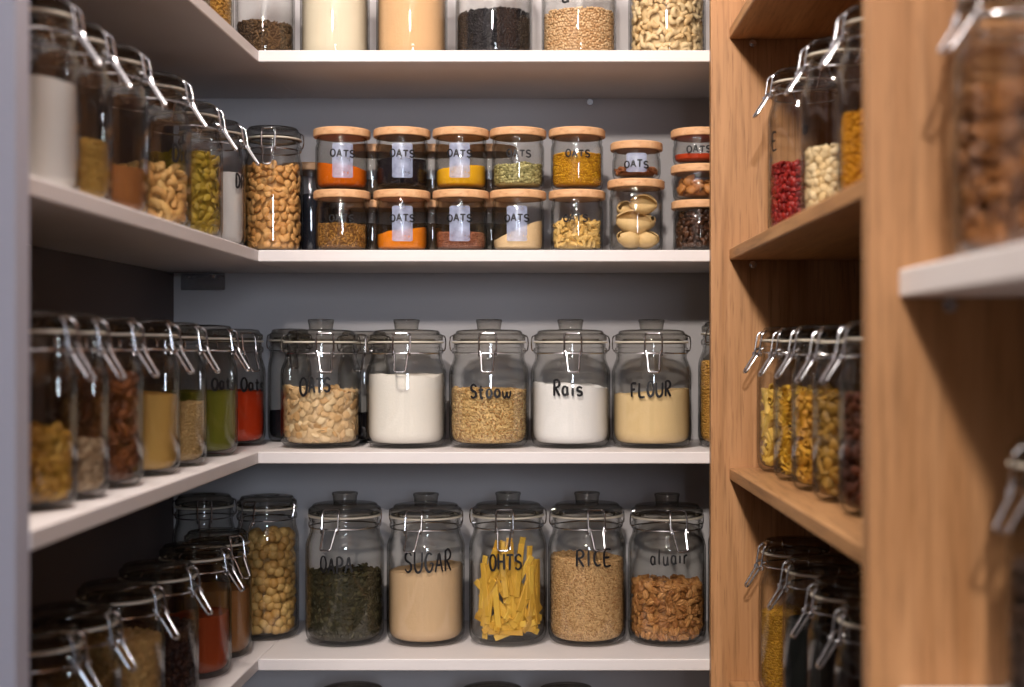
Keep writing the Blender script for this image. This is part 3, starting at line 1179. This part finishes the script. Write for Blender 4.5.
# flat pasta sticks, each lying its own way: (picture column, row of its middle, length, lean in degrees, depth into the jar)
mat = food_mat((240, 196, 84), (206, 150, 48), .55, 60, .15)
smesh = [np_mesh('pasta_stick', *P_strip(L, .0094, .0040), mat, smooth=False) for L in (.052, .066, .080)]
sticks = [(486, 571, 1, 70, 0), (498, 566, 1, 62, 8), (512, 570, 2, 93, 0), (503, 577, 1, 96, 6), (520, 572, 2, 84, 2), (528, 588, 2, 68, 0), (534, 598, 1, 78, 0), (527, 605, 1, 58, 3),
          (490, 603, 2, -42, 0), (500, 608, 2, -52, 3), (515, 610, 1, 88, 8), (496, 592, 1, 25, 10), (538, 580, 0, 90, 6), (482, 612, 0, 82, 0), (500, 628, 1, 6, 0), (520, 631, 1, -5, 0),
          (510, 622, 2, 14, 5), (535, 622, 0, 40, 2), (484, 626, 0, -20, 4), (507, 595, 2, 100, 14), (524, 600, 2, 108, 12), (491, 585, 1, 52, 14), (515, 588, 2, 75, 20), (530, 618, 1, -15, 14),
          (500, 615, 1, 35, 16), (480, 598, 0, 105, 6), (517, 627, 2, 2, 18), (494, 560, 0, 75, 18), (505, 634, 0, -2, 10), (526, 562, 1, 80, 22), (489, 568, 2, 74, 5), (507, 566, 2, 84, 5), (533, 590, 1, 92, 3), (522, 582, 2, 62, 8), (483, 600, 1, 62, 2), (519, 600, 2, 120, 9), (498, 590, 2, 118, 11), (514, 578, 2, 100, 3), (479, 585, 2, 86, 4), (483, 592, 2, 97, 0), (541, 590, 2, 88, 4), (537, 600, 2, 98, 0), (531, 575, 2, 86, 4), (488, 600, 2, 84, 2), (495, 607, 1, 96, 4), (524, 610, 1, 80, 5), (540, 612, 1, 94, 2), (481, 620, 1, 88, 2), (493, 626, 0, 30, 1), (527, 627, 1, -28, 2), (512, 634, 1, 20, 2), (492, 575, 2, 66, 16), (520, 580, 2, 110, 16), (505, 600, 2, 88, 24), (515, 612, 2, 70, 26)]
df = j['D'] - j['R']
first = None
for i, (px, py, ln, lean, dep) in enumerate(sticks):
    x = wx(px, df) - j['X']
    z = (CY - py) * df / F - j['shelf']
    off = math.asin(max(-.9, min(.9, x / (j['R'] * .97))))
    a = -PI / 2 + off
    Rm = rot_frame(a, math.radians(lean), random.gauss(0, .06), random.gauss(0, .05))
    pv = np.array([v.co[:] for v in smesh[ln].vertices])
    v = pv @ Rm.T
    p = np.array([math.cos(a), math.sin(a), 0]) * (j['R'] - WALL - .002 - dep * .0009)
    p[2] = z
    for _ in range(60):
        q = v + p
        lo = q[:, 2].min()
        if lo < .0082: p[2] += .0082 - lo; q = v + p
        al = np.array([rad_in(j, t) for t in q[:, 2]]) - .0006
        ex = (np.hypot(q[:, 0], q[:, 1]) - al).max()
        if ex <= 0: break
        k = np.argmax(np.hypot(q[:, 0], q[:, 1]) - al)
        d = q[k, :2] / np.hypot(*q[k, :2])
        p[:2] -= d * (ex + .0002)
    if first is None:
        o = first = link('pasta_stick', smesh[ln])
    else:
        o = first.copy(); o.data = smesh[ln]; COL.objects.link(o)
    o.matrix_world = Matrix.Translation(Vector((j['X'], j['D'], EYE + j['shelf'] + .0004)) + Vector(p)) @ Matrix(Rm.tolist()).to_4x4()
    tag(o, 'flat yellow pasta stick leaning inside the tall fourth-shelf OATS jar', 'pasta', 'pasta sticks in the tall OATS jar')
j = clip_jar(wx(587, ZB), ZB, R4, RT, .2266, 'tall knob-lidded jar of tan rice grains marked RICE', True, 14)
write(j, 'RICE', 576, 613, 551, 567, stroke=.0024, slope=-.05)
grains(j, 'brown_rice', 'tan brown rice filling the jar marked RICE', (234, 194, 140), (166, 118, 70), .1285, P_ell(.0054, .5, .45), .0040, slant=-.002, seed=25)
j = clip_jar(wx(667, ZB), ZB, R4, RT, .2245, 'tall knob-lidded jar of brown walnut pieces marked aluair', True, 14)
write(j, 'aluair', 650, 690, 550, 565, stroke=.0020)
pieces(j, 'walnut_piece', 'walnut_pieces', 'brown walnut piece showing through the jar marked aluair', 'mass of walnut pieces deeper in the jar marked aluair', 'walnut pieces in the tall jar',
       (206, 150, 90), (140, 86, 42), .089, P_walnut(.0160), .0122, 'nut', seed=27, tip=.35, slant=-.003)
j = clip_jar(wx(747, ZB), ZB, R4, RT, .215, 'jar of brown nuts mostly hidden behind the oak upright, fourth shelf', False, 20)
grains(j, 'brown_nuts', 'brown nuts in the fourth-shelf jar behind the oak upright', (150, 104, 64), (96, 62, 38), .11, P_almond(.014, ICO1), .011, seed=28)
j = clip_jar(wx(267, 2.160), 2.160, R4, .0490, .218, 'tall flat-lidded corner jar of round tan nuts on the fourth shelf', False, -22)
pieces(j, 'hazelnut', 'hazelnuts', 'round tan nut pressed against glass in the tall corner jar', 'mass of round tan nuts deeper in the tall corner jar', 'round nuts in the corner jar',
       (218, 178, 110), (176, 128, 66), .158, P_round(.0172), .0152, 'nut', seed=31, tip=.8, rough=.004)
# ---- top shelf
j = clip_jar(wx(265, 2.120), 2.120, R1, .0450, .20, 'glass jar of dark brown seeds at the corner of the top shelf', False, 200)
grains(j, 'brown_seeds', 'dark brown seeds low in the top-shelf corner jar', (120, 92, 62), (58, 42, 30), .062, P_ell(.0080, .42, .4), .0046, seed=41)
j = clip_jar(wx(335, 2.120), 2.120, R1, .0525, .226, 'glass jar packed with cream powder on the top shelf', True, 170)
powder(j, 'cream_powder', 'smooth cream powder packed in the top-shelf jar', (232, 220, 196), (226, 212, 186), .14, seed=42, bump=.15)
j = clip_jar(wx(412, 2.120), 2.120, R1, .0540, .226, 'glass jar packed with peach-coloured meal on the top shelf', True, 170)
powder(j, 'peach_meal', 'grainy peach-coloured meal packed in the top-shelf jar', (226, 184, 140), (214, 168, 122), .14, seed=43)
j = clip_jar(wx(494, 2.120), 2.120, R1, .0585, .226, 'glass jar of black seeds on the top shelf', True, 170)
grains(j, 'black_seeds', 'black seeds filling the lower half of the top-shelf jar', (44, 42, 46), (20, 19, 22), .077, P_ell(.0058, .6, .5), .0046, seed=44, slant=.002)
j = clip_jar(wx(579, 2.120), 2.120, R1, .0570, .226, 'glass jar of pale peach lentils on the top shelf', True, 170)
write(j, 'a', 562, 570, -6, 2, stroke=.0024)
grains(j, 'pale_lentils', 'pale peach lentils in the top-shelf jar', (242, 208, 164), (196, 148, 98), .078, P_ell(.0050, .85, .55), .0044, seed=45, slant=.002)
j = clip_jar(wx(667, 2.120), 2.120, R1, .0590, .226, 'glass jar of cashews on the top shelf beside the oak upright', True, 170)
pieces(j, 'cashew', 'cashews', 'pale cashew pressed against glass in the top-shelf jar', 'mass of cashews deeper in the top-shelf jar', 'cashews in the top-shelf jar',
       (238, 214, 170), (222, 184, 130), .105, P_cashew(.0178), .0128, 'nut', seed=46, tip=.45)
# ---- second shelf corner
j = clip_jar(wx(273, 2.110), 2.110, R2, .0455, .192, 'clip-top jar packed with almonds, beside the small wooden-lidded jars', False, 4)
pieces(j, 'almond', 'almonds', 'golden almond pressed against glass in the second-shelf corner jar', 'mass of almonds deeper in the second-shelf corner jar', 'almonds in the corner jar',
       (232, 178, 112), (196, 134, 70), .130, P_almond(.0160), .0124, 'nut', seed=51, tip=.3)
j = wood_jar(-.437, 2.218, R2, .0440, .150, 'dark wooden-lidded jar behind the almond jar')
powder(j, 'black_beans', 'dark beans in the wooden-lidded jar behind the almonds', (40, 42, 52), (28, 30, 38), .10)

# ---- second shelf: small jars with wooden lids, stacked in two tiers
ZS = 2.090
RS = .0395
H1, H2 = .0935, .0918
cols = [342, 402, 461, 518, 577]
up = R2 + H1 + .0006
lab = [('orange powder', 'dark powder', 'yellow powder', 'speckled green lentils', 'yellow bulgur'),
       ('brown mixed seeds', 'orange spice', 'reddish quinoa', 'cream powder in a slope', 'small pale pasta')]
small = []
for tier in (1, 0):
    for i, px in enumerate(cols):
        lb = 'small wooden-lidded jar of %s, %s' % (lab[1 - tier][i], 'top of its stack' if tier else 'under another small jar')
        st = not (tier == 1 and i == 4) and not (tier == 0 and i == 4)
        small.append((tier, i, wood_jar(wx(px, ZS), ZS, up if tier else R2, RS, H2 if tier else H1, lb, 'small wooden-lidded jars', 'OATS', sticker=(tier, i) not in ((1, 4), (0, 4), (0, 0), (1, 3)), soff=random.uniform(-.06, .06), wz=.004 if tier else .002)))
S = {(t, i): j for t, i, j in small}
powder(S[1, 0], 'orange_powder', 'bright orange powder in the small jar topping its stack', (222, 112, 20), (206, 96, 14), .036, slant=-.006, seed=61)
powder(S[1, 1], 'dark_powder', 'blackish powder in the small jar topping its stack', (34, 28, 32), (24, 20, 24), .046, seed=62)
powder(S[1, 2], 'yellow_powder', 'yellow powder in the small jar topping its stack', (236, 178, 40), (222, 160, 28), .033, slant=.004, heap=.002, seed=63)
grains(S[1, 3], 'green_lentils', 'speckled green lentils in the small jar topping its stack', (218, 206, 144), (84, 80, 34), .037, P_ell(.0052, .85, .5), .0042, seed=64)
grains(S[1, 4], 'yellow_bulgur', 'yellow bulgur in the small jar topping its stack', (236, 180, 40), (176, 112, 10), .054, P_ell(.0040, .7, .6), .0035, seed=65)
grains(S[0, 0], 'mixed_seeds', 'brown and golden seeds in the small lower jar', (190, 138, 66), (96, 58, 28), .043, P_ell(.0066, .42, .4), .0042, seed=66)
powder(S[0, 1], 'orange_spice', 'orange spice sloping in the small lower jar', (238, 142, 34), (224, 124, 22), .033, slant=.006, seed=67)
grains(S[0, 2], 'red_quinoa', 'reddish quinoa at the bottom of the small lower jar', (176, 112, 82), (126, 72, 50), .028, P_ell(.0036, .8, .7), .0034, seed=68, heap=.004)
powder(S[0, 3], 'cream_semolina', 'cream powder in a steep slope in the small lower jar', (240, 210, 168), (228, 194, 148), .034, slant=.017, seed=69, rough=.0004)
pieces(S[0, 4], 'pasta_bit', 'pasta_bits', 'small pale pasta bit in the small lower jar', 'mass of small pasta bits deeper in the small lower jar', 'pasta bits in the small jar',
       (240, 204, 132), (216, 168, 88), .040, P_tube(.0115, .0031, 8, .3, .35), .0088, 'pasta', seed=70, heap=.011, tip=.5)
# the stack of two by the big shells
j = wood_jar(wx(636, ZS), ZS, R2, .0400, .1095, 'wooden-lidded jar of big pasta shells beneath a shorter jar', word=None, sticker=False)
hb0 = .1095
shell = [np_mesh('pasta_shell', *P_shell(s), food_mat((232, 198, 142), (218, 178, 118), .55, 60, .2)) for s in (.052, .042)]
spots = [(-.013, -.016, .0215, .6, .2, 1), (.018, -.011, .0215, -.5, .1, 1), (-.006, .014, .022, 1.4, .2, 1), (-.004, -.012, .046, .12, .75, 0), (.012, .012, .049, 2.2, .3, 1), (-.012, .014, .066, .9, .6, 1), (.012, -.010, .073, -.45, .9, 1)]
first = None
for (x, y, z, rz, rx, k) in spots:
    e = Euler((rx, 0.1, rz), 'XYZ').to_matrix()
    pv = np.array([v.co[:] for v in shell[k].vertices]) @ np.array(e).T
    p = np.array([x, y, z])
    for _ in range(30):
        q = pv + p
        lo = q[:, 2].min()
        if lo < .0065: p[2] += .0065 - lo; q = pv + p
        hx = np.hypot(q[:, 0], q[:, 1]); al = np.array([rad_in(j, t) for t in q[:, 2]]) - .0005
        ex = (hx - al).max()
        if ex <= 0: break
        kk = np.argmax(hx - al); p[:2] -= q[kk, :2] / hx[kk] * (ex + 2e-4)
    if first is None: o = first = link('pasta_shell', shell[k])
    else:
        o = first.copy(); o.data = shell[k]; COL.objects.link(o)
    o.matrix_world = Matrix.Translation(Vector((j['X'], j['D'], EYE + R2 + .0004)) + Vector(p)) @ e.to_4x4()
    tag(o, 'big cream pasta shell inside the wooden-lidded jar beneath a shorter jar', 'pasta', 'big pasta shells in the jar')
b = MB(); 
j2 = wood_jar(wx(636.5, ZS), ZS, R2 + .1101, .0365, .0560, 'short wooden-lidded jar of reddish nuts standing on the pasta shell jar', word='OATS', sticker=True, rl=.0392, wz=-.006)
grains(j2, 'reddish_nuts', 'reddish nuts low in the short jar on the pasta shells', (170, 108, 70), (122, 68, 42), .0155, P_ell(.0085, .6, .6), .007, seed=71)
# the stack of three against the oak upright
xs = wx(699, ZS)
ja = wood_jar(xs, ZS, R2, .0385, .0785, 'wooden-lidded jar of dark coffee beans, lowest of three stacked beside oak', word=None, rl=.0415)
pieces(ja, 'coffee_bean', 'coffee_beans', 'dark coffee bean pressed against glass beside the oak upright', 'mass of coffee beans deeper in the small jar', 'coffee beans in the small jar',
       (92, 58, 38), (44, 26, 18), .060, P_bean(.0118), .0092, 'coffee bean', seed=72, tip=.5, rough_m=.35)
jb = wood_jar(xs, ZS, R2 + .0791, .0395, .0525, 'short wooden-lidded jar of brown nuts, middle of three stacked beside oak', word=None, rl=.0425)
pieces(jb, 'brazil_nut', 'brazil_nuts', 'large brown nut in the middle jar of three stacked beside oak', 'mass of large brown nuts in the middle jar of three', 'large nuts in the middle jar',
       (190, 128, 68), (140, 84, 42), .027, P_almond(.024), .0165, 'nut', seed=73, tip=.4)
jc = wood_jar(xs, ZS, R2 + .1322, .0395, .0530, 'short wooden-lidded jar of red powder, topmost of three stacked beside oak', word='OATS', rl=.0425, wz=-.004)
powder(jc, 'red_powder', 'red powder at the bottom of the topmost stacked jar', (206, 78, 40), (186, 60, 28), .0145, seed=74)
# the second rank that shows between the stacks
ZR = 2.170
rear = [(372, 'dark grain', (70, 58, 48)), (432, 'brown lentils', (92, 74, 56)), (490, 'grey seeds', (86, 80, 72))]
for px, what, c in rear:
    x = wx(px, ZR) 
    jl = wood_jar(x, ZR, R2, RS, .0865, 'wooden-lidded jar of %s in the rear rank, under another jar' % what, 'rear rank of small jars')
    powder(jl, what.replace(' ', '_'), '%s in the lower rear jar between the front stacks' % what, c, tuple(int(v * .8) for v in c), .05)
    ju = wood_jar(x, ZR, R2 + .0871, RS, .0850, 'wooden-lidded jar topping a rear stack, above the jar of %s' % what, 'rear rank of small jars')
    powder(ju, 'ground_spice', 'ground spice in the rear jar above the %s' % what, (96, 80, 66), (78, 64, 52), .03)

# ---- bottom shelf: lids just in the picture
for px, what in ((352, 'first'), (492, 'second'), (566, 'third')):
    nb = {352: 'beneath the OAPA jar', 492: 'beneath the pasta stick jar', 566: 'beneath the RICE jar'}[px]
    j = clip_jar(wx(px, ZB), ZB, R5, .0560 if px != 566 else .0500, .222, 'jar in deep shade on the bottom shelf, %s' % nb, False, 0)
    powder(j, 'dark_grain', 'dark grain in the bottom-shelf jar %s' % nb, (80, 62, 48), (60, 46, 36), .10)

# ================================================================== JARS ON THE SIDE SHELVES (left of the picture)
XT = -.487


def left_jar(d, R, z, H, label, turn=None, tilt=.56):
    xt = XT + FLARE[z] * (2.0 - d)
    if turn is None: turn = 88 if z > 0 else 80
    return clip_jar(xt - R, d, z, R, H, label, False, turn, tilt)


# second shelf
j = left_jar(1.313, .0440, R2, .186, 'clip-top jar of white powder on the second side shelf, touching the pale upright')
powder(j, 'white_starch', 'white powder in the jar touching the pale upright', (232, 228, 224), (222, 217, 213), .107, seed=81, slant=-.002)
j = left_jar(1.406, .0450, R2, .182, 'clip-top jar of golden couscous between white and brown powders, second side shelf')
grains(j, 'golden_meal', 'golden couscous in the jar beside the white powder', (196, 154, 78), (164, 122, 54), .064, P_ell(.0042, .8, .8), .0040, seed=82)
write(j, 'O', 90, 100, 100, 122, stroke=.003)
j = left_jar(1.529, .0500, R2, .186, 'clip-top jar of brown cinnamon powder on the second side shelf')
powder(j, 'brown_cinnamon', 'reddish brown powder in the second side shelf jar', (152, 98, 56), (136, 84, 46), .053, seed=83)
j = left_jar(1.702, .0540, R2, .190, 'clip-top jar of large pale cashews marked Dic on the second side shelf')
write(j, 'Dic', 163, 184, 140, 158, stroke=.003)
pieces(j, 'large_cashew', 'large_cashews', 'large pale cashew pressed against glass in the jar marked Dic', 'mass of large cashews deeper in the jar marked Dic', 'large cashews in the side shelf jar',
       (236, 192, 122), (210, 152, 84), .073, P_cashew(.0225), .0150, 'nut', seed=84, tip=.45, half=1.5)
j = left_jar(1.859, .0500, R2, .184, 'clip-top jar of yellow-green seeds on the second side shelf')
pieces(j, 'pumpkin_seed', 'pumpkin_seeds', 'flat yellow-green seed pressed against glass on the second side shelf', 'mass of yellow-green seeds deeper in the side shelf jar', 'yellow-green seeds in the side shelf jar',
       (196, 164, 60), (152, 124, 40), .113, P_seed(.0155), .0118, 'seed', seed=85, tip=.4, half=1.5)
j = left_jar(1.990, .0480, R2, .182, 'clip-top jar of white sugar marked DR, beside the almond jar')
write(j, 'DR', 231, 244, 172, 186, stroke=.0028)
powder(j, 'fine_sugar', 'fine white sugar in the jar marked DR', (236, 232, 230), (226, 222, 220), .106, seed=86)
# third shelf
j = left_jar(1.2745, .0430, R3, .180, 'clip-top jar of yellow pasta bits on the third side shelf, touching the pale upright')
pieces(j, 'macaroni', 'macaroni_heap', 'short yellow macaroni in the jar touching the pale upright', 'mass of macaroni deeper in the jar touching the pale upright', 'macaroni in the side shelf jar',
       (214, 164, 70), (178, 122, 42), .069, P_tube(.0120, .0036, 9, 0, .5), .0100, 'pasta', seed=91, tip=.5, half=1.45)
j = left_jar(1.366, .0460, R3, .180, 'clip-top jar of pale beans between macaroni and pecans, third side shelf')
grains(j, 'pale_beans', 'pale beans low in the jar beside the macaroni', (206, 178, 144), (160, 128, 96), .055, P_ell(.0095, .62, .55, ICO2), .0072, seed=92)
j = left_jar(1.484, .0500, R3, .180, 'clip-top jar of dark pecans on the third side shelf')
pieces(j, 'pecan', 'pecans', 'dark brown pecan pressed against glass on the third side shelf', 'mass of dark pecans deeper in the side shelf jar', 'pecans in the side shelf jar',
       (150, 88, 44), (88, 46, 24), .120, P_walnut(.0205), .0145, 'nut', seed=93, tip=.4, half=1.45)
j = left_jar(1.633, .0520, R3, .181, 'clip-top jar of smooth mustard-yellow flour on the third side shelf')
powder(j, 'yellow_flour', 'smooth mustard-yellow flour in the side shelf jar', (206, 164, 92), (192, 148, 78), .096, slant=-.003, seed=94)
j = left_jar(1.761, .0500, R3, .180, 'clip-top jar of pale sesame between yellow flour and green powder')
grains(j, 'pale_sesame', 'pale sesame in the jar between yellow and green powders', (214, 180, 124), (184, 146, 92), .079, P_ell(.0040, .6, .5), .0036, seed=95)
j = left_jar(1.938, .0500, R3, .180, 'clip-top jar of moss-green powder on the third side shelf')
write(j, 'Oats', 208, 234, 378, 390, stroke=.0026)
powder(j, 'green_powder', 'moss-green powder in the side shelf jar', (124, 124, 44), (108, 108, 34), .089, seed=96)
j = clip_jar(-.5455, 2.150, R3, .0505, .178, 'clip-top jar of bright red powder in the third-shelf corner', False, 44, .5)
write(j, 'Oats', 238, 264, 378, 391, stroke=.0026)
powder(j, 'paprika', 'bright red powder in the third-shelf corner jar', (214, 66, 28), (196, 50, 18), .084, seed=97)
# fourth shelf
j = left_jar(2.030, .0500, R4, .181, 'clip-top jar of brown sugar in front of the round nut jar', turn=50)
powder(j, 'brown_sugar', 'light brown sugar in the jar before the round nuts', (176, 122, 76), (158, 106, 62), .098, seed=101)
j = left_jar(1.908, .0500, R4, .178, 'clip-top jar of rust-red powder on the fourth side shelf')
powder(j, 'rust_powder', 'rust-red powder in the fourth side shelf jar', (170, 74, 38), (150, 60, 28), .081, slant=.004, seed=102)
j = left_jar(1.739, .0500, R4, .178, 'clip-top jar of dark raisins between oats and rust-red powder')
grains(j, 'dark_raisins', 'dark raisins in the fourth side shelf jar', (70, 40, 30), (36, 22, 20), .10, P_ell(.0120, .66, .55, ICO2), .0088, seed=103)
j = left_jar(1.592, .0500, R4, .178, 'clip-top jar of pale oats in shade beside the dark raisins')
grains(j, 'shaded_oats', 'pale oats heaped in the shaded jar beside the raisins', (212, 170, 108), (176, 132, 78), .112, P_flake(.0105, ICO2), .0078, seed=104, heap=.01)
j = left_jar(1.437, .0500, R4, .178, 'clip-top jar of olive seeds in deep shade beside the pale oats')
grains(j, 'olive_seeds', 'olive seeds in the deeply shaded jar beside the oats', (126, 92, 44), (90, 62, 28), .11, P_ell(.006, .6, .5), .0052, seed=105)
j = left_jar(1.333, .0500, R4, .178, 'clip-top jar of reddish lentils in deep shade against the pale upright')
grains(j, 'reddish_lentils', 'reddish lentils in the deeply shaded jar by the upright', (120, 60, 40), (84, 38, 26), .10, P_ell(.006, .8, .5), .0054, seed=106)
j = clip_jar(-.603, 2.205, R4, .0490, .215, 'tall dark jar deep in the fourth-shelf corner behind brown sugar', False, 15)
powder(j, 'dark_rye', 'dark rye in the tall jar deep in the corner', (44, 34, 30), (32, 26, 24), .13)
# top shelf, side
j = left_jar(1.925, .0500, R1, .182, 'clip-top jar of amber grain on the top side shelf, near the corner')
grains(j, 'amber_grain', 'amber grain in the top side shelf jar', (206, 156, 72), (172, 120, 46), .10, P_ell(.006, .6, .5), .005, seed=111)
j = left_jar(1.800, .0500, R1, .182, 'clip-top jar of dark seeds on the top side shelf beside amber grain')
powder(j, 'dark_seeds', 'dark seeds in the top side shelf jar', (70, 54, 42), (50, 38, 30), .09, seed=112)

# ================================================================== JARS IN THE OAK UNIT


def right_jar(d, R, z, H, label, turn=-80, tilt=.56, inset=.03):
    return clip_jar(xf(d) + inset + R, d, z, R, H, label, False, turn, tilt)


j = right_jar(1.827, .0500, Q2, .222, 'clip-top jar of dark red beans on the second oak shelf')
write(j, 'E', 774, 781, 130, 146, stroke=.002)
grains(j, 'red_beans', 'dark red beans in the second oak shelf jar', (164, 40, 34), (112, 20, 22), .097, P_bean(.0105), .0074, seed=121, rough_m=.35)
j = right_jar(1.600, .0500, Q2, .209, 'clip-top jar of white beans between red beans and yellow lentils')
grains(j, 'white_beans', 'white beans in the second oak shelf jar', (240, 218, 178), (220, 188, 136), .083, P_bean(.0150), .0100, seed=122, heap=.004)
write(j, 'o', 803, 811, 118, 128, stroke=.004)
j = right_jar(1.407, .0500, Q2, .200, 'clip-top jar of bright yellow lentils beside the near oak upright')
grains(j, 'yellow_lentils', 'bright yellow lentils in the jar beside the oak upright', (236, 168, 36), (212, 138, 18), .092, P_ell(.0055, .85, .6), .0048, seed=123)
# third oak shelf
j = right_jar(1.914, .0500, Q3, .198, 'clip-top jar of short pasta tubes on the third oak shelf, farthest in')
pieces(j, 'penne', 'penne_heap', 'pale pasta tube in the farthest jar on the third oak shelf', 'mass of pasta tubes in the farthest third oak shelf jar', 'pasta tubes in the oak shelf jar',
       (238, 200, 100), (214, 166, 66), .104, P_tube(.030, .0052, 12, .6), .0150, 'pasta', seed=131, tip=.25, half=1.4)
j = right_jar(1.785, .0500, Q3, .196, 'clip-top jar of pasta curls, second from the far end of third oak shelf')
pieces(j, 'pasta_curl', 'pasta_curls', 'yellow pasta curl in the second jar on the third oak shelf', 'mass of pasta curls in the second third oak shelf jar', 'pasta curls in the oak shelf jar',
       (236, 188, 70), (210, 154, 40), .106, P_spiral(.036, .0078), .0165, 'pasta', seed=132, tip=.3, half=1.4)
j = right_jar(1.660, .0470, Q3, .196, 'clip-top jar of golden pasta elbows, middle of the third oak shelf')
pieces(j, 'elbow_pasta', 'elbow_pasta_heap', 'golden pasta elbow in the middle jar on the third oak shelf', 'mass of pasta elbows in the middle third oak shelf jar', 'pasta elbows in the oak shelf jar',
       (216, 162, 60), (182, 124, 36), .108, P_tube(.018, .0042, 9, 0, .6), .0122, 'pasta', seed=133, tip=.4, half=1.2)
j = right_jar(1.535, .0500, Q3, .193, 'clip-top jar of olive-green pumpkin seeds on the third oak shelf')
pieces(j, 'green_seed', 'green_seeds', 'olive-green seed in the jar on the third oak shelf', 'mass of olive-green seeds in the third oak shelf jar', 'olive-green seeds in the oak shelf jar',
       (190, 142, 62), (112, 84, 34), .112, P_seed(.0190), .0122, 'seed', seed=134, tip=.45, half=1.45)
j = right_jar(1.402, .0500, Q3, .195, 'clip-top jar of dark dried fruit against the near oak upright')
grains(j, 'dried_fruit', 'dark dried fruit in the jar against the oak upright', (122, 66, 42), (60, 34, 26), .118, P_ell(.016, .65, .5, ICO2), .0105, seed=135)
# fourth oak shelf
j = right_jar(1.900, .0500, Q4, .211, 'clip-top jar of mustard-yellow millet on the fourth oak shelf')
grains(j, 'yellow_millet', 'mustard-yellow millet in the fourth oak shelf jar', (198, 148, 46), (160, 112, 30), .112, P_ell(.0042, .8, .7), .0038, seed=141)
j = right_jar(1.717, .0500, Q4, .214, 'clip-top jar of black tea leaves, second on the fourth oak shelf')
powder(j, 'black_tea', 'black tea in the second fourth oak shelf jar', (30, 32, 32), (20, 22, 22), .135, seed=142)
j = right_jar(1.560, .0500, Q4, .212, 'clip-top jar of reddish dried pieces, third on the fourth oak shelf')
grains(j, 'dried_pieces', 'reddish dried pieces in the third fourth oak shelf jar', (140, 80, 50), (78, 40, 28), .07, P_ell(.016, .6, .5, ICO2), .0105, seed=143)
j = right_jar(1.420, .0500, Q4, .210, 'clip-top jar in shade beneath the dark dried fruit, fourth oak shelf')
powder(j, 'dark_cocoa', 'dark cocoa in the shaded fourth oak shelf jar', (60, 38, 28), (44, 28, 22), .09, seed=144)
# near bay
j = clip_jar(.3160, 1.000, W1, .0510, .205, 'large blurred clip-top jar of brown walnuts on the near white shelf', False, -64, .62)
pieces(j, 'walnut_half', 'walnut_halves', 'brown walnut half in the large near jar on white shelf', 'mass of walnut halves deeper in the large near jar', 'walnut halves in the near jar',
       (158, 104, 58), (84, 50, 28), .118, P_walnut(.0260), .0178, 'nut', seed=151, tip=.4, half=1.5)
j = clip_jar(.3640, .8850, W1, .0500, .205, 'blurred jar of dark red beans cut off by the picture edge', False, -60)
grains(j, 'crimson_beans', 'dark red beans in the jar cut off by the picture edge', (96, 20, 26), (66, 12, 18), .165, P_bean(.0105), .0080, seed=152)
j = clip_jar(.3480, .9850, W2, .0500, .200, 'blurred clip-top jar in shade beneath the near white shelf', False, -62, .62)
grains(j, 'dark_beans', 'dark beans in the shaded jar beneath the near white shelf', (74, 52, 40), (40, 28, 22), .11, P_bean(.012), .0090, seed=153)

# ================================================================== LIGHT
def light(name, kind, loc, energy, color, **kw):
    d = bpy.data.lights.new(name, kind)
    d.energy = energy; d.color = color
    for k, v in kw.items(): setattr(d, k, v)
    o = bpy.data.objects.new(name, d); COL.objects.link(o); o.location = loc
    return o


LAMP = (1.0, .905, .81)
light('ceiling_lamp', 'POINT', (-.33, 1.05, EYE + 1.20), 64.0, LAMP, shadow_soft_size=.08)
light('ceiling_lamp_before_the_doorway', 'POINT', (-.20, -2.2, EYE + 1.33), 350.0, LAMP, shadow_soft_size=.09)
w = light('daylight_window', 'AREA', (.56, -2.3, EYE + .38), 36.0, (.78, .87, 1.0), shape='RECTANGLE', size=.42, size_y=.75)
w.rotation_euler = (math.radians(90), 0, math.radians(10))      # faces into the pantry
world = bpy.data.worlds.new('pantry_air'); SC.world = world
world.use_nodes = True
world.node_tree.nodes['Background'].inputs[0].default_value = (.62, .64, .72, 1)
world.node_tree.nodes['Background'].inputs[1].default_value = .008

# ================================================================== CAMERA
cd = bpy.data.cameras.new('camera')
cam = bpy.data.objects.new('camera', cd); COL.objects.link(cam)
cam.location = (0, 0, EYE); cam.rotation_euler = (PI / 2, 0, 0)
cd.sensor_width = 36.0
cd.lens = F * 36.0 / 1024
cd.shift_x = -(CX - 512) / 1024
cd.shift_y = (CY - 343.5) / 1024
cd.clip_start = .02
cd.dof.use_dof = True
cd.dof.focus_distance = 2.08
cd.dof.aperture_fstop = 3.4
SC.camera = cam

for o in list(bpy.data.objects):
    for k in ('_R', '_zs'):
        if k in o: del o[k]

vs = SC.view_settings
vs.view_transform = 'Standard'; vs.look = 'None'; vs.gamma = 1.0; vs.exposure = 0.0; vs.use_curve_mapping = False
cy = SC.cycles
cy.transparent_max_bounces = 48
cy.max_bounces = 8; cy.diffuse_bounces = 2; cy.glossy_bounces = 4; cy.transmission_bounces = 4
cy.use_denoising = True
cy.sample_clamp_indirect = 4.0
cy.caustics_reflective = False; cy.caustics_refractive = False
